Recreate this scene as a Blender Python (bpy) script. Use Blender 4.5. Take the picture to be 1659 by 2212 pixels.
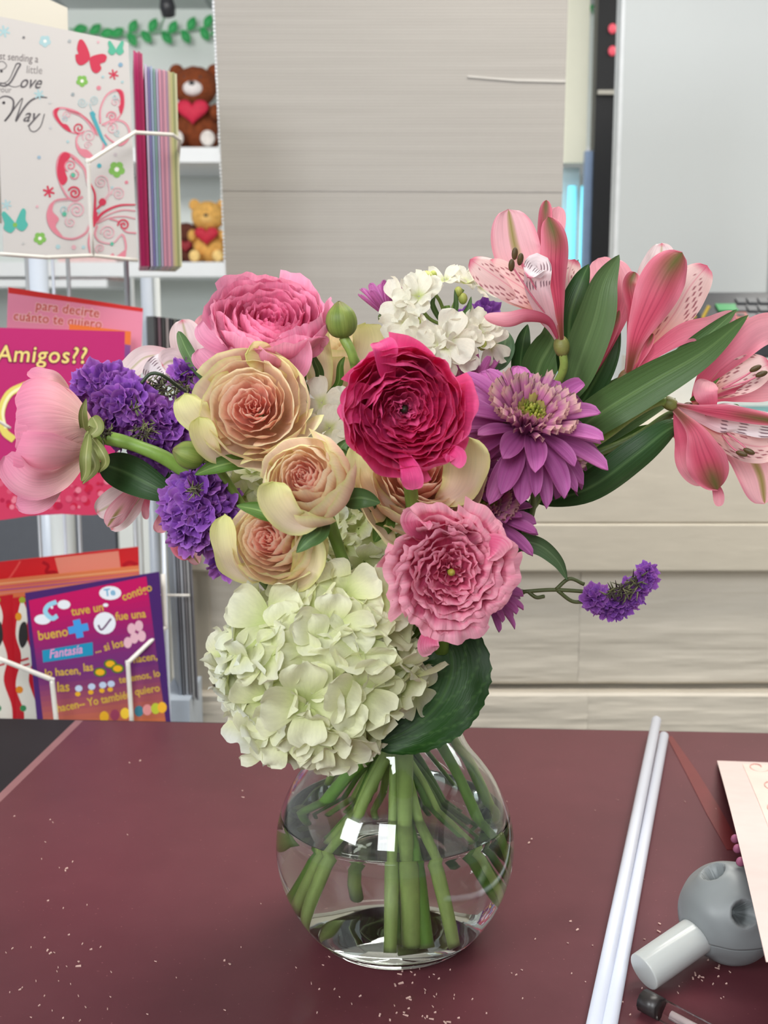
import bpy, math, random
from mathutils import Vector, Matrix, Quaternion, noise

S = bpy.context.scene
for o in list(bpy.data.objects): bpy.data.objects.remove(o)
C = S.collection
pi = math.pi
# ------------------------------------------------------------------ camera, world, lights, exposure
FPX = 2500.0; CX = 829.5; CY = 1106.0; PITCH = math.radians(9.5)
ZT = 0.75                                   # table top height
CAM = Vector((0, 0, ZT + 0.405))
FW = Vector((0, math.cos(PITCH), -math.sin(PITCH))); UP = Vector((0, math.sin(PITCH), math.cos(PITCH)))
cd = bpy.data.cameras.new('camera'); cam = bpy.data.objects.new('camera', cd); C.objects.link(cam)
cam.location = CAM; cam.rotation_euler = (pi/2 - PITCH, 0, 0)
cd.sensor_fit = 'VERTICAL'; cd.sensor_height = 36.0; cd.sensor_width = 27.0; cd.lens = 36.0*FPX/2212.0
cd.clip_start = 0.05; cd.clip_end = 60
cd.dof.use_dof = True; cd.dof.focus_distance = 0.70; cd.dof.aperture_fstop = 13.0
S.camera = cam
S.view_settings.view_transform = 'Standard'; S.view_settings.look = 'None'
S.view_settings.gamma = 1.0; S.view_settings.use_curve_mapping = False
S.view_settings.exposure = 0.02
w = bpy.data.worlds.new('room_air'); S.world = w; w.use_nodes = True
w.node_tree.nodes['Background'].inputs[0].default_value = (0.95, 0.98, 1.0, 1)
w.node_tree.nodes['Background'].inputs[1].default_value = 0.36
def area(name, loc, target, sx, sy, power, col):
    l = bpy.data.lights.new(name, 'AREA'); l.shape = 'RECTANGLE'; l.size = sx; l.size_y = sy
    l.energy = power; l.color = col
    o = bpy.data.objects.new(name, l); C.objects.link(o); o.location = loc
    o.rotation_euler = (Vector(target) - Vector(loc)).to_track_quat('-Z', 'Y').to_euler()
    return o
area('shop_window_light', (-1.8, -0.9, 2.2), (0.0, 0.75, 0.9), 0.8, 1.2, 54, (0.95, 0.98, 1.0))
area('shop_window_light', (-0.4, -1.8, 2.2), (0.0, 0.75, 0.9), 0.8, 1.1, 40, (0.95, 0.98, 1.0))
area('unseen_ceiling_light', (0.5, 1.0, 2.38), (0.5, 1.0, 0.0), 1.2, 0.6, 26, (1.0, 0.96, 0.89))
area('unseen_ceiling_light', (-0.9, 2.7, 2.36), (-0.9, 4.6, 0.6), 1.2, 0.6, 48, (1.0, 0.97, 0.93))  # unseen ceiling light, tilted at the back wall to brighten it
area('unseen_ceiling_light', (1.6, 2.6, 2.38), (1.6, 2.6, 0.0), 1.2, 0.6, 34, (1.0, 0.97, 0.91))

# ------------------------------------------------------------------ helpers
def ray(x, y): return FW + Vector((1, 0, 0))*((x-CX)/FPX) + UP*((CY-y)/FPX)
def P(x, y, Y):
    d = ray(x, y); return CAM + d*(Y/d.y)
def PZ(x, y, z):
    d = ray(x, y); return CAM + d*((z-CAM.z)/d.z)
def mpp(p): return (Vector(p)-CAM).dot(FW)/FPX          # metres per pixel at p
def lin(c):
    r = []
    for k in c[:3]:
        k = max(0.0, min(255.0, k))/255.0
        r.append(k/12.92 if k <= .04045 else ((k+.055)/1.055)**2.4)
    return (r[0], r[1], r[2], 1.0)
def mix(a, b, t):
    t = max(0.0, min(1.0, t)); return tuple(a[i]*(1-t)+b[i]*t for i in range(3))
def sstep(a, b, x):
    t = max(0.0, min(1.0, (x-a)/(b-a))); return t*t*(3-2*t)
def cr(pts, t):                                          # catmull-rom over vectors
    n = len(pts)-1; s = min(max(t, 0), 1)*n; i = min(int(s), n-1); f = s-i
    p1 = pts[i]; p2 = pts[i+1]
    p0 = pts[i-1] if i > 0 else p1*2-p2
    p3 = pts[i+2] if i+2 <= n else p2*2-p1
    return 0.5*((2*p1)+(p2-p0)*f+(2*p0-5*p1+4*p2-p3)*f*f+(3*p1-p0-3*p2+p3)*f*f*f)

class MB:
    def __init__(s): s.v = []; s.f = []; s.c = []; s.uv = []
    def add(s, p, c=(255, 255, 255), uv=(0, 0)):
        s.v.append(Vector(p)); s.c.append(lin(c)); s.uv.append(uv); return len(s.v)-1
    def grid(s, fn, nu, nv, col, M=None, closed=False):
        b = len(s.v); cu = nu if closed else nu+1
        for j in range(nv+1):
            for i in range(cu):
                u = i/nu; v = j/nv
                p = fn(u, v)
                if M is not None: p = M @ Vector(p)
                s.add(p, col(u, v) if callable(col) else col, (u, v))
        for j in range(nv):
            for i in range(nu):
                a = b+j*cu+i; d = b+j*cu+(i+1) % cu if closed else a+1
                s.f.append((a, d, d+cu, a+cu))
        return s
    def box(s, lo, hi, col=(255, 255, 255), M=None):
        b = len(s.v)
        for z in (lo[2], hi[2]):
            for x, y in ((lo[0], lo[1]), (hi[0], lo[1]), (hi[0], hi[1]), (lo[0], hi[1])):
                p = Vector((x, y, z)); s.add(M @ p if M is not None else p, col)
        for f in ((3, 2, 1, 0), (4, 5, 6, 7), (0, 1, 5, 4), (1, 2, 6, 5), (2, 3, 7, 6), (3, 0, 4, 7)):
            s.f.append(tuple(b+k for k in f))
        return s
    def slab(s, poly, off, col=(255, 255, 255), side=None):   # poly: front face points, off: vector to the back
        n = len(poly); off = Vector(off); b = len(s.v)
        for p in poly: s.add(p, col)
        for p in poly: s.add(Vector(p)+off, side or col)
        s.f.append(tuple(range(b, b+n))); s.f.append(tuple(range(b+2*n-1, b+n-1, -1)))
        for i in range(n):
            j = (i+1) % n; s.f.append((b+i, b+n+i, b+n+j, b+j))
        return s
    def poly(s, pts, col):
        b = len(s.v)
        for p in pts: s.add(p, col)
        s.f.append(tuple(range(b, b+len(pts)))); return s
    def tube(s, pts, r, col=(255, 255, 255), n=10, seg=None, caps=True, fine=None):
        pts = [Vector(p) for p in pts]; seg = seg or max(2, (len(pts)-1)*6)
        b = len(s.v); T0 = None; nrm = None
        for j in range(seg+1):
            t = j/seg; p = cr(pts, t); q = cr(pts, min(1, t+.01)); q0 = cr(pts, max(0, t-.01))
            T = (q-q0).normalized()
            if nrm is None: nrm = T.orthogonal().normalized()
            nrm = (nrm - T*nrm.dot(T)).normalized(); B = T.cross(nrm)
            if fine: p = fine(p)
            rr = r(t) if callable(r) else r
            cc = col(t) if callable(col) else col
            for i in range(n):
                a = 2*pi*i/n; s.add(p+nrm*math.cos(a)*rr+B*math.sin(a)*rr, cc, (i/n, t))
        for j in range(seg):
            for i in range(n):
                s.f.append((b+j*n+i, b+j*n+(i+1) % n, b+(j+1)*n+(i+1) % n, b+(j+1)*n+i))
        if caps:
            s.f.append(tuple(b+i for i in reversed(range(n)))); s.f.append(tuple(b+seg*n+i for i in range(n)))
        return s
    def lathe(s, prof, M=None, n=48, col=(255, 255, 255)):
        b = len(s.v)
        for k, (r, z) in enumerate(prof):
            for i in range(n):
                a = 2*pi*i/n; p = Vector((r*math.cos(a), r*math.sin(a), z))
                s.add(M @ p if M is not None else p, col(k/(len(prof)-1)) if callable(col) else col, (i/n, k/(len(prof)-1)))
        for j in range(len(prof)-1):
            for i in range(n):
                s.f.append((b+j*n+i, b+j*n+(i+1) % n, b+(j+1)*n+(i+1) % n, b+(j+1)*n+i))
        return s
    def ball(s, c, r, col, M=None, n=14, m=9, fn=None):
        def g(u, v):
            th = 2*pi*u; ph = pi*(v*.998+.001)
            d = Vector((math.sin(ph)*math.cos(th), math.sin(ph)*math.sin(th), -math.cos(ph)))
            k = fn(d) if fn else 1.0
            return Vector(c)+Vector((d.x*r[0], d.y*r[1], d.z*r[2]))*k
        return s.grid(g, n, m, col, M, closed=True)

def mk(name, mb, mat, parent=None, smooth=True, loc=None):
    me = bpy.data.meshes.new(name)
    base = Vector((0, 0, 0))
    if parent is None:
        xs = [v.x for v in mb.v]; ys = [v.y for v in mb.v]
        base = Vector(loc) if loc is not None else Vector(((min(xs)+max(xs))/2, (min(ys)+max(ys))/2, min(v.z for v in mb.v)))
    me.from_pydata([tuple(v-base) for v in mb.v], [], mb.f)
    ca = me.color_attributes.new('Col', 'FLOAT_COLOR', 'POINT')
    ca.data.foreach_set('color', [k for c in mb.c for k in c])
    ul = me.uv_layers.new(name='UVMap')
    idx = [0]*len(me.loops); me.loops.foreach_get('vertex_index', idx)
    ul.data.foreach_set('uv', [k for i in idx for k in mb.uv[i]])
    if smooth: me.polygons.foreach_set('use_smooth', [True]*len(me.polygons))
    me.materials.append(mat); me.update()
    o = bpy.data.objects.new(name, me); C.objects.link(o)
    if parent is None: o.location = base
    else:
        o.parent = parent
        if parent.parent is None: o.matrix_parent_inverse = Matrix.Translation(-Vector(parent.location))
    return o
def tag(o, label=None, cat=None, group=None, kind=None):
    if label: o['label'] = label
    if cat: o['category'] = cat
    if group: o['group'] = group
    if kind: o['kind'] = kind
    return o
def thing(name, label, cat, loc, group=None):
    o = bpy.data.objects.new(name, None); C.objects.link(o); o.location = loc
    o.empty_display_size = .02
    return tag(o, label, cat, group)

# ------------------------------------------------------------------ materials
def nmat(name):
    m = bpy.data.materials.new(name); m.use_nodes = True; nt = m.node_tree
    return m, nt, nt.nodes['Principled BSDF'], nt.nodes['Material Output']
def N(nt, t, **kw):
    n = nt.nodes.new(t)
    for k, v in kw.items(): setattr(n, k, v)
    return n
def setin(b, k, v):
    if k in b.inputs: b.inputs[k].default_value = v
def plain(name, col, rough=.5, metal=0, noise_amt=0.05, nscale=40, bump=0.0, spec=.5, stretch=(1, 1, 1), coat=0.0):
    m, nt, b, out = nmat(name)
    tc = N(nt, 'ShaderNodeTexCoord'); mp = N(nt, 'ShaderNodeMapping'); mp.inputs['Scale'].default_value = stretch
    nz = N(nt, 'ShaderNodeTexNoise'); nz.inputs['Scale'].default_value = nscale; nz.inputs['Detail'].default_value = 6
    nt.links.new(tc.outputs['Object'], mp.inputs[0]); nt.links.new(mp.outputs[0], nz.inputs['Vector'])
    rp = N(nt, 'ShaderNodeValToRGB'); c = lin(col)
    rp.color_ramp.elements[0].position = .3; rp.color_ramp.elements[1].position = .7
    rp.color_ramp.elements[0].color = tuple(k*(1-noise_amt) for k in c[:3])+(1,)
    rp.color_ramp.elements[1].color = tuple(min(1, k*(1+noise_amt)) for k in c[:3])+(1,)
    nt.links.new(nz.outputs[0], rp.inputs[0]); nt.links.new(rp.outputs[0], b.inputs['Base Color'])
    b.inputs['Roughness'].default_value = rough; b.inputs['Metallic'].default_value = metal
    setin(b, 'Specular IOR Level', spec); setin(b, 'Coat Weight', coat)
    if bump:
        bp = N(nt, 'ShaderNodeBump'); bp.inputs['Strength'].default_value = bump; bp.inputs['Distance'].default_value = .002
        nt.links.new(nz.outputs[0], bp.inputs['Height']); nt.links.new(bp.outputs[0], b.inputs['Normal'])
    return m
def vmat(name, rough=.5, transl=0.0, veins=0.0, vscale=(40, 2.5), bump=0.0, spec=.4, coat=0.0, sss=0.0):
    """colour from the 'Col' attribute with fine procedural veining along the petal"""
    m, nt, b, out = nmat(name)
    at = N(nt, 'ShaderNodeVertexColor'); at.layer_name = 'Col'
    col = at.outputs['Color']; nzo = None
    if veins or bump:
        uv = N(nt, 'ShaderNodeUVMap'); mp = N(nt, 'ShaderNodeMapping')
        mp.inputs['Scale'].default_value = (vscale[0], vscale[1], 1)
        oi = N(nt, 'ShaderNodeObjectInfo'); nt.links.new(oi.outputs['Random'], mp.inputs['Location'])
        nz = N(nt, 'ShaderNodeTexNoise'); nz.inputs['Scale'].default_value = 1.0; nz.inputs['Detail'].default_value = 4
        nt.links.new(uv.outputs[0], mp.inputs[0]); nt.links.new(mp.outputs[0], nz.inputs['Vector']); nzo = nz.outputs[0]
    if veins:
        mr = N(nt, 'ShaderNodeMapRange'); mr.inputs[1].default_value = .3; mr.inputs[2].default_value = .7
        mr.inputs[3].default_value = 1-veins; mr.inputs[4].default_value = 1+veins*.6
        nt.links.new(nzo, mr.inputs[0])
        vm = N(nt, 'ShaderNodeVectorMath'); vm.operation = 'SCALE'
        nt.links.new(col, vm.inputs[0]); nt.links.new(mr.outputs[0], vm.inputs['Scale']); col = vm.outputs[0]
    nt.links.new(col, b.inputs['Base Color'])
    b.inputs['Roughness'].default_value = rough; setin(b, 'Specular IOR Level', spec); setin(b, 'Coat Weight', coat)
    if sss:
        setin(b, 'Subsurface Weight', sss); setin(b, 'Subsurface Scale', .004)
    nrm = None
    if bump:
        bp = N(nt, 'ShaderNodeBump'); bp.inputs['Strength'].default_value = bump; bp.inputs['Distance'].default_value = .0006
        nt.links.new(nzo, bp.inputs['Height']); nt.links.new(bp.outputs[0], b.inputs['Normal']); nrm = bp.outputs[0]
    if transl:
        tr = N(nt, 'ShaderNodeBsdfTranslucent'); mx = N(nt, 'ShaderNodeMixShader'); mx.inputs[0].default_value = transl
        nt.links.new(col, tr.inputs['Color'])
        if nrm: nt.links.new(nrm, tr.inputs['Normal'])
        nt.links.new(b.outputs[0], mx.inputs[1]); nt.links.new(tr.outputs[0], mx.inputs[2]); nt.links.new(mx.outputs[0], out.inputs[0])
    return m
def emis(name, col, st):
    m, nt, b, out = nmat(name); b.inputs['Base Color'].default_value = lin(col)
    b.inputs['Emission Color'].default_value = lin(col); b.inputs['Emission Strength'].default_value = st
    return m
def glass(name, col=(255, 255, 255), ior=1.45, rough=0.0):
    m, nt, b, out = nmat(name); b.inputs['Base Color'].default_value = lin(col)
    b.inputs['Transmission Weight'].default_value = 1; b.inputs['IOR'].default_value = ior; b.inputs['Roughness'].default_value = rough
    return m

PETAL = vmat('rose_petal', .55, .42, .05, (30, 2), .25, .3)
RANP = vmat('ranunculus_petal', .5, .36, .10, (34, 1.6), .5, .35)
MUMP = vmat('chrysanthemum_petal', .5, .25, .15, (14, .8), .6, .35)
ALSP = vmat('alstroemeria_tepal', .45, .32, .08, (26, 1.5), .35, .35)
HYDP = vmat('hydrangea_petal', .55, .38, .05, (14, 6), .35, .3)
STAP = vmat('statice_petal', .65, .25, .18, (16, 3), .8, .2)
LEAF = vmat('green_leaf', .42, .12, .14, (22, 1.2), .5, .32)
STEM = vmat('green_stem', .45, 0, .12, (6, 40), .3, .45)
PRINT = vmat('printed_paper', .55, 0, 0, spec=.3)
PAPER = vmat('coated_card', .4, 0, .02, (60, 60), 0, .4)
CREAM = plain('painted_cream_wood', (196, 187, 170), .5, 0, .04, 18, .35, stretch=(1, 1, 4))
ROUGHW = plain('painted_rough_board', (208, 199, 184), .5, 0, .03, 14, .6, stretch=(1.2, 1, 5))
WHITE = plain('white_paint', (226, 230, 228), .5, 0, .01, 10)
WIREM = plain('white_coated_wire', (226, 222, 214), .35, 0, .03, 60)
# ================================================================== the setting
def bxo(name, lo, hi, mat, kind='structure', parent=None):
    o = mk(name, MB().box(lo, hi), mat, parent, smooth=False)
    if kind: o['kind'] = kind
    return o
FLOORM = plain('pale_floor_tile', (176, 172, 164), .35, 0, .08, 6)
bxo('floor', (-4, -2.5, -.05), (5, 5.2, 0), FLOORM)
bxo('wall_back', (-4, 5.0, 0), (5, 5.1, 2.4), plain('back_wall_paint', (222, 229, 226), .6, 0, .01, 5))
# ceiling of tiles with a grid
m, nt, b, out = nmat('ceiling_tile')
tc = N(nt, 'ShaderNodeTexCoord'); br = N(nt, 'ShaderNodeTexBrick'); br.offset = 0
br.inputs['Scale'].default_value = 1; br.inputs['Brick Width'].default_value = .6; br.inputs['Row Height'].default_value = .6
br.inputs['Mortar Size'].default_value = .012
br.inputs['Color1'].default_value = lin((205, 208, 210)); br.inputs['Color2'].default_value = lin((198, 203, 206)); br.inputs['Mortar'].default_value = lin((160, 165, 168))
nt.links.new(tc.outputs['Object'], br.inputs['Vector']); nt.links.new(br.outputs[0], b.inputs['Base Color']); b.inputs['Roughness'].default_value = .8
bxo('ceiling', (-4, -1.0, 2.4), (5, 5.2, 2.5), m)

# ---- counter (kiosk) behind the table
ZC = CAM.z - .150
co = thing('shop_counter', 'cream painted wooden counter with rough horizontal boards behind the maroon table', 'counter', (0.6, 1.7, 0))
xl = P(368, 1180, 1.5).x; xl2 = P(410, 1300, 1.53).x
def beveled(lo, hi, bv=.004):
    mb = MB().box(lo, hi); return mb
def addbev(o, wd, seg=3):
    md = o.modifiers.new('edge_round', 'BEVEL'); md.width = wd; md.segments = seg; md.limit_method = 'ANGLE'; return o
z_f = P(800, 1234, 1.5).z; z_s = P(800, 1131, 1.5).z
addbev(mk('counter_top', MB().box((xl, 1.5, z_s+.0003), (1.9, 2.45, ZC)), CREAM, co, False), .003)
addbev(mk('fascia_board', MB().box((xl, 1.4970, z_f), (1.9, 1.56, z_s)), CREAM, co, False), .003)
zb0 = P(800, 1478, 1.53).z; zb1 = P(800, 1497, 1.515).z
def board(x0, x1, y0, z0, z1, seed):                       # rough-sawn front face, real relief
    mb = MB()
    nx = int((x1-x0)/.006); nz = max(8, int((z1-z0)/.004))
    def f(u, v):
        x = x0+(x1-x0)*u; z = z0+(z1-z0)*v
        d = noise.noise(Vector((x*7+seed, 0, z*70)))*.0016 + noise.noise(Vector((x*22, seed, z*160)))*.0008
        d += .004*max(0, noise.noise(Vector((x*3.1+seed*2, 5, z*24))))
        e = min(v, 1-v)*(z1-z0)
        y = y0 - d + (.004 if e < .002 else 0)
        return (x, y, z)
    mb.grid(f, nx, nz, (255, 255, 255))
    mb.box((x0, y0+.006, z0), (x1, y0+.03, z1))
    return mb
xj = P(1250, 1400, 1.53).x
mk('siding_board', board(xl2, xj-.0001, 1.53, zb0, z_f+.002, 3), ROUGHW, co, False)
mk('siding_board', board(xj+.0002, 1.9, 1.53, zb0, z_f+.002, 9), ROUGHW, co, False)
mk('siding_board', board(xl2+.006, xj+.0119, 1.513, zb1-.20, zb1, 14), ROUGHW, co, False)
mk('siding_board', board(xj+.0121, 1.9, 1.513, zb1-.20, zb1, 21), ROUGHW, co, False)
mk('backing_panel', MB().box((xl2+.002, 1.55, 0), (1.9, 2.4, z_s)), CREAM, co, False)
addbev(mk('corner_post', MB().box((xl2-.004, 1.527, 0), (xl2+.028, 1.56, z_f)), CREAM, co, False), .003)

# ---- large cardboard sheet
m, nt, b, out = nmat('pale_cardboard')
tc = N(nt, 'ShaderNodeTexCoord'); mp = N(nt, 'ShaderNodeMapping'); mp.inputs['Scale'].default_value = (.6, 1, 26)
wv = N(nt, 'ShaderNodeTexWave'); wv.bands_direction = 'Z'; wv.inputs['Scale'].default_value = 3.2; wv.inputs['Distortion'].default_value = 1.5; wv.inputs['Detail'].default_value = 3
nz = N(nt, 'ShaderNodeTexNoise'); nz.inputs['Scale'].default_value = 5; nz.inputs['Detail'].default_value = 8
nt.links.new(tc.outputs['Object'], mp.inputs[0]); nt.links.new(mp.outputs[0], nz.inputs['Vector']); nt.links.new(mp.outputs[0], wv.inputs['Vector'])
rp = N(nt, 'ShaderNodeValToRGB'); rp.color_ramp.elements[0].color = lin((158, 153, 147)); rp.color_ramp.elements[1].color = lin((164, 159, 153))
rp.color_ramp.elements[0].position = .35; rp.color_ramp.elements[1].position = .65
nt.links.new(nz.outputs[0], rp.inputs[0]); nt.links.new(rp.outputs[0], b.inputs['Base Color']); b.inputs['Roughness'].default_value = .75
bp = N(nt, 'ShaderNodeBump'); bp.inputs['Strength'].default_value = .06; bp.inputs['Distance'].default_value = .003
nt.links.new(wv.outputs[1], bp.inputs['Height']); nt.links.new(bp.outputs[0], b.inputs['Normal'])
CARDB = m
cb = thing('cardboard_sheet', 'large upright sheet of pale grey corrugated cardboard behind the flowers', 'cardboard', P(840, 925, 1.6))
q = [P(503, 935, 1.6), P(1199, 935, 1.6), P(1232, -160, 1.6), P(456, -160, 1.6)]
for k in (0, 1): q[k] = Vector((q[k].x, q[k].y, ZC+.0005))
mk('facing_sheet', MB().slab(q, (0, .0045, 0)), CARDB, cb, False)
def inset(a, b_, t0, t1, s): return [a+(b_-a)*t0, a+(b_-a)*t1]
e = MB()
for k in range(130):                                        # ragged fluted left edge
    t0 = k/130; a = q[0]+(q[3]-q[0])*t0; d = q[0]+(q[3]-q[0])*((k+.75)/130)
    e.slab([a+Vector((-.0022-.001*random.Random(k).random(), .0005, 0)), a+Vector((.0002, .0005, 0)), d+Vector((.0002, .0005, 0)), d+Vector((-.0022-.001*random.Random(k+1).random(), .0005, 0))], (0, .0035, 0))
mk('fluted_edge', e, plain('cut_paper_edge', (222, 224, 228), .8), cb, False)
t = MB()
a = [P(1010, 163, 1.5985), P(1100, 170, 1.5985), P(1222, 172, 1.5985), P(1222, 178, 1.5985), P(1120, 176, 1.5985), P(1010, 167, 1.5985)]
t.slab(a, (0, .001, 0)); mk('torn_strip', t, plain('torn_paper', (190, 186, 180), .8), cb, False)
t = MB(); t.slab([P(480, 408, 1.5993), P(1216, 411, 1.5993), P(1216, 415, 1.5993), P(480, 412, 1.5993)], (0, .0004, 0))
mk('crease', t, plain('creased_paper', (160, 155, 150), .8), cb, False)

# ---- white display panel on the counter, terminal, clutter
wp = thing('white_panel', 'tall smooth light grey panel standing on the counter at the right', 'panel', P(1490, 860, 2.2))
x0 = P(1325, 700, 2.2).x; x1 = P(1653, 700, 2.2).x
PANM = plain('light_grey_laminate', (196, 201, 203), .45, 0, .015, 3)
addbev(mk('panel_face', MB().box((x0, 2.2, ZC), (x1, 2.24, ZC+.95)), PANM, wp, False), .004)
mk('edge_strip', MB().box((x0-.004, 2.198, ZC), (x0+.003, 2.243, ZC+.95)), plain('white_plastic', (222, 226, 230), .4), wp, False)
mk('edge_strip', MB().box((x1, 2.205, ZC), (x1+.006, 2.236, ZC+.95)), plain('grey_plastic', (150, 154, 158), .4), wp, False)
BLK = plain('black_plastic', (42, 43, 48), .45, 0, .1, 80)
bt = P(1575, 771, 2.0).z
bx = mk('storage_box', MB().box((P(1370, 900, 2.0).x, 1.93, ZC), (P(1700, 900, 2.0).x, 2.12, bt)), plain('off_white_card', (214, 212, 206), .6), None, False)
tag(bx, 'low off white box under the black payment terminal on the counter', 'box')
pt = thing('payment_terminal', 'black payment terminal with keypad, green and red keys on the counter', 'payment terminal', (P(1600, 771, 2.0).x, 2.0, bt))
tx0 = P(1478, 771, 2.0).x; tx1 = P(1740, 771, 2.0).x
tp0 = P(1550, 690, 1.95).z; tp1 = P(1550, 636, 2.06).z
mb = MB(); pr = [(1.94, bt), (2.09, bt), (2.08, tp1), (2.05, tp1+.004), (1.95, tp0)]
mb.slab([Vector((tx0+.01, y, z)) for y, z in pr], (tx1-tx0-.02, 0, 0)); addbev(mk('terminal_body', mb, BLK, pt, False), .006)
def onkey(x, y, w_, h_, dz=.0035):                           # patch on the sloping face
    s_ = (tp1+.004-tp0)/.1
    p = ray(x, y); n_ = Vector((0, -s_, 1)); q0 = Vector((0, 1.95, tp0)); tt = (q0-CAM).dot(n_)/p.dot(n_); c_ = CAM+p*tt
    d1 = Vector((1, 0, 0)); d2 = Vector((0, 1, s_)).normalized(); nn = n_.normalized()
    return [c_+d1*w_*a_+d2*h_*b_+nn*dz for a_, b_ in ((-.5, -.5), (.5, -.5), (.5, .5), (-.5, .5))], -nn*dz*1.6
KEYM = plain('dark_key', (78, 80, 84), .5)
for r_ in range(3):
    for c_ in range(6):
        pl, of = onkey(1600+c_*24, 652+r_*17, .015, .02); mk('key', MB().slab(pl, of), KEYM, pt, False)
pl, of = onkey(1570, 667, .034, .026); tag(mk('key', MB().slab(pl, of), plain('green_key', (50, 140, 78), .4), pt, False), 'green key')
pl, of = onkey(1592, 686, .036, .026); tag(mk('key', MB().slab(pl, of), plain('red_key', (160, 62, 45), .4), pt, False), 'red key')
GOLD = plain('gold_print', (190, 160, 50), .4)
for gx, gy in ((1500, 672), (1523, 682)):
    c0 = P(gx, gy, 1.938); mk('gold_mark', MB().tube([c0+Vector((.006, 0, .016)), c0+Vector((.001, 0, .006)), c0+Vector((-.003, 0, -.004)), c0+Vector((.002, 0, -.011))], .0028, n=6), GOLD, pt)
mb = MB(); mb.slab([PZ(1545, 903, ZC+.006), PZ(1800, 903, ZC+.006), PZ(1800, 868, ZC+.006), PZ(1545, 868, ZC+.006)], (0, 0, -.006))
tag(mk('folder', mb, plain('teal_plastic', (30, 120, 125), .35), None, False), 'teal flat folder lying on the counter under the right hand flowers', 'folder')
for i, (px, py, cc, wd) in enumerate(((1340, 868, (205, 215, 225), 46), (1400, 880, (232, 226, 214), 60))):
    c0 = PZ(px, py, ZC); k = mpp(c0)*wd
    o = mk('paper_scrap', MB().grid(lambda u, v: (c0.x+(u-.5)*k*1.6, c0.y+(v-.5)*.06, ZC+.001+.022*math.sin(pi*u)*(.6+.4*math.sin(v*9+i))), 14, 8, cc), vmat('crumpled_film', .2), None)
    tag(o, ('bluish crumpled wrapper lying on the counter left of the white box', 'cream crumpled wrapper lying on the counter in front of the white box')[i], 'wrapper')

# ---- drinks cooler behind
ck = thing('drinks_cooler', 'tall black framed cooler with bright cyan light tubes behind the cardboard', 'cooler', (P(1290, 500, 3.2).x, 3.3, 0))
xa = P(1281, 400, 3.2).x; xb = P(1334, 400, 3.2).x; xc = P(1150, 500, 3.3).x
mk('door_frame', MB().box((xa, 3.2, 0), (xb+.03, 3.26, 2.2)), plain('black_metal', (24, 25, 28), .4, spec=.3), ck, False)
zt = P(1240, 352, 3.3).z
mk('cabinet_side', MB().box((xb+.035, 3.22, 0), (xb+.06, 3.8, 2.2)), BLK, ck, False)
mk('lit_back_panel', MB().box((xc, 3.4, .1), (xa-.004, 3.42, zt)), plain('pale_blue_plastic', (196, 212, 218), .4), ck, False)
mk('canopy_board', MB().box((xc, 3.3, zt), (xa-.004, 3.32, 2.3)), plain('cream_sign_board', (232, 232, 214), .5, 0, .01), ck, False)
mk('side_trim', MB().box((P(1263, 450, 3.2).x, 3.21, .1), (xa-.001, 3.24, zt+.02)), plain('steel_blue_metal', (120, 140, 170), .35, .3), ck, False)
zj = P(1310, 200, 3.195).z
mk('hinge_plate', MB().box((xa+.004, 3.19, zj-.005), (xb+.03, 3.2, zj+.006)), plain('silver_metal', (160, 158, 150), .3, .6), ck, False)
CY_ = emis('cyan_light_tube', (120, 225, 245), 1.1)
for px in (1236, 1264):
    a = P(px, 402, 3.36); mk('light_tube', MB().tube([a, Vector((a.x, a.y, .3))], .011, n=12, seg=2), CY_, ck)
RED_REFL = emis('red_reflection_glow', (190, 70, 85), .6)  # red reflections on the black frame, put in as glowing spots
for py in (62, 110):
    mk('red_reflection', MB().ball(P(1323, py, 3.197), (.011, .006, .013), (255, 0, 0)), RED_REFL, ck)

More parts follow.
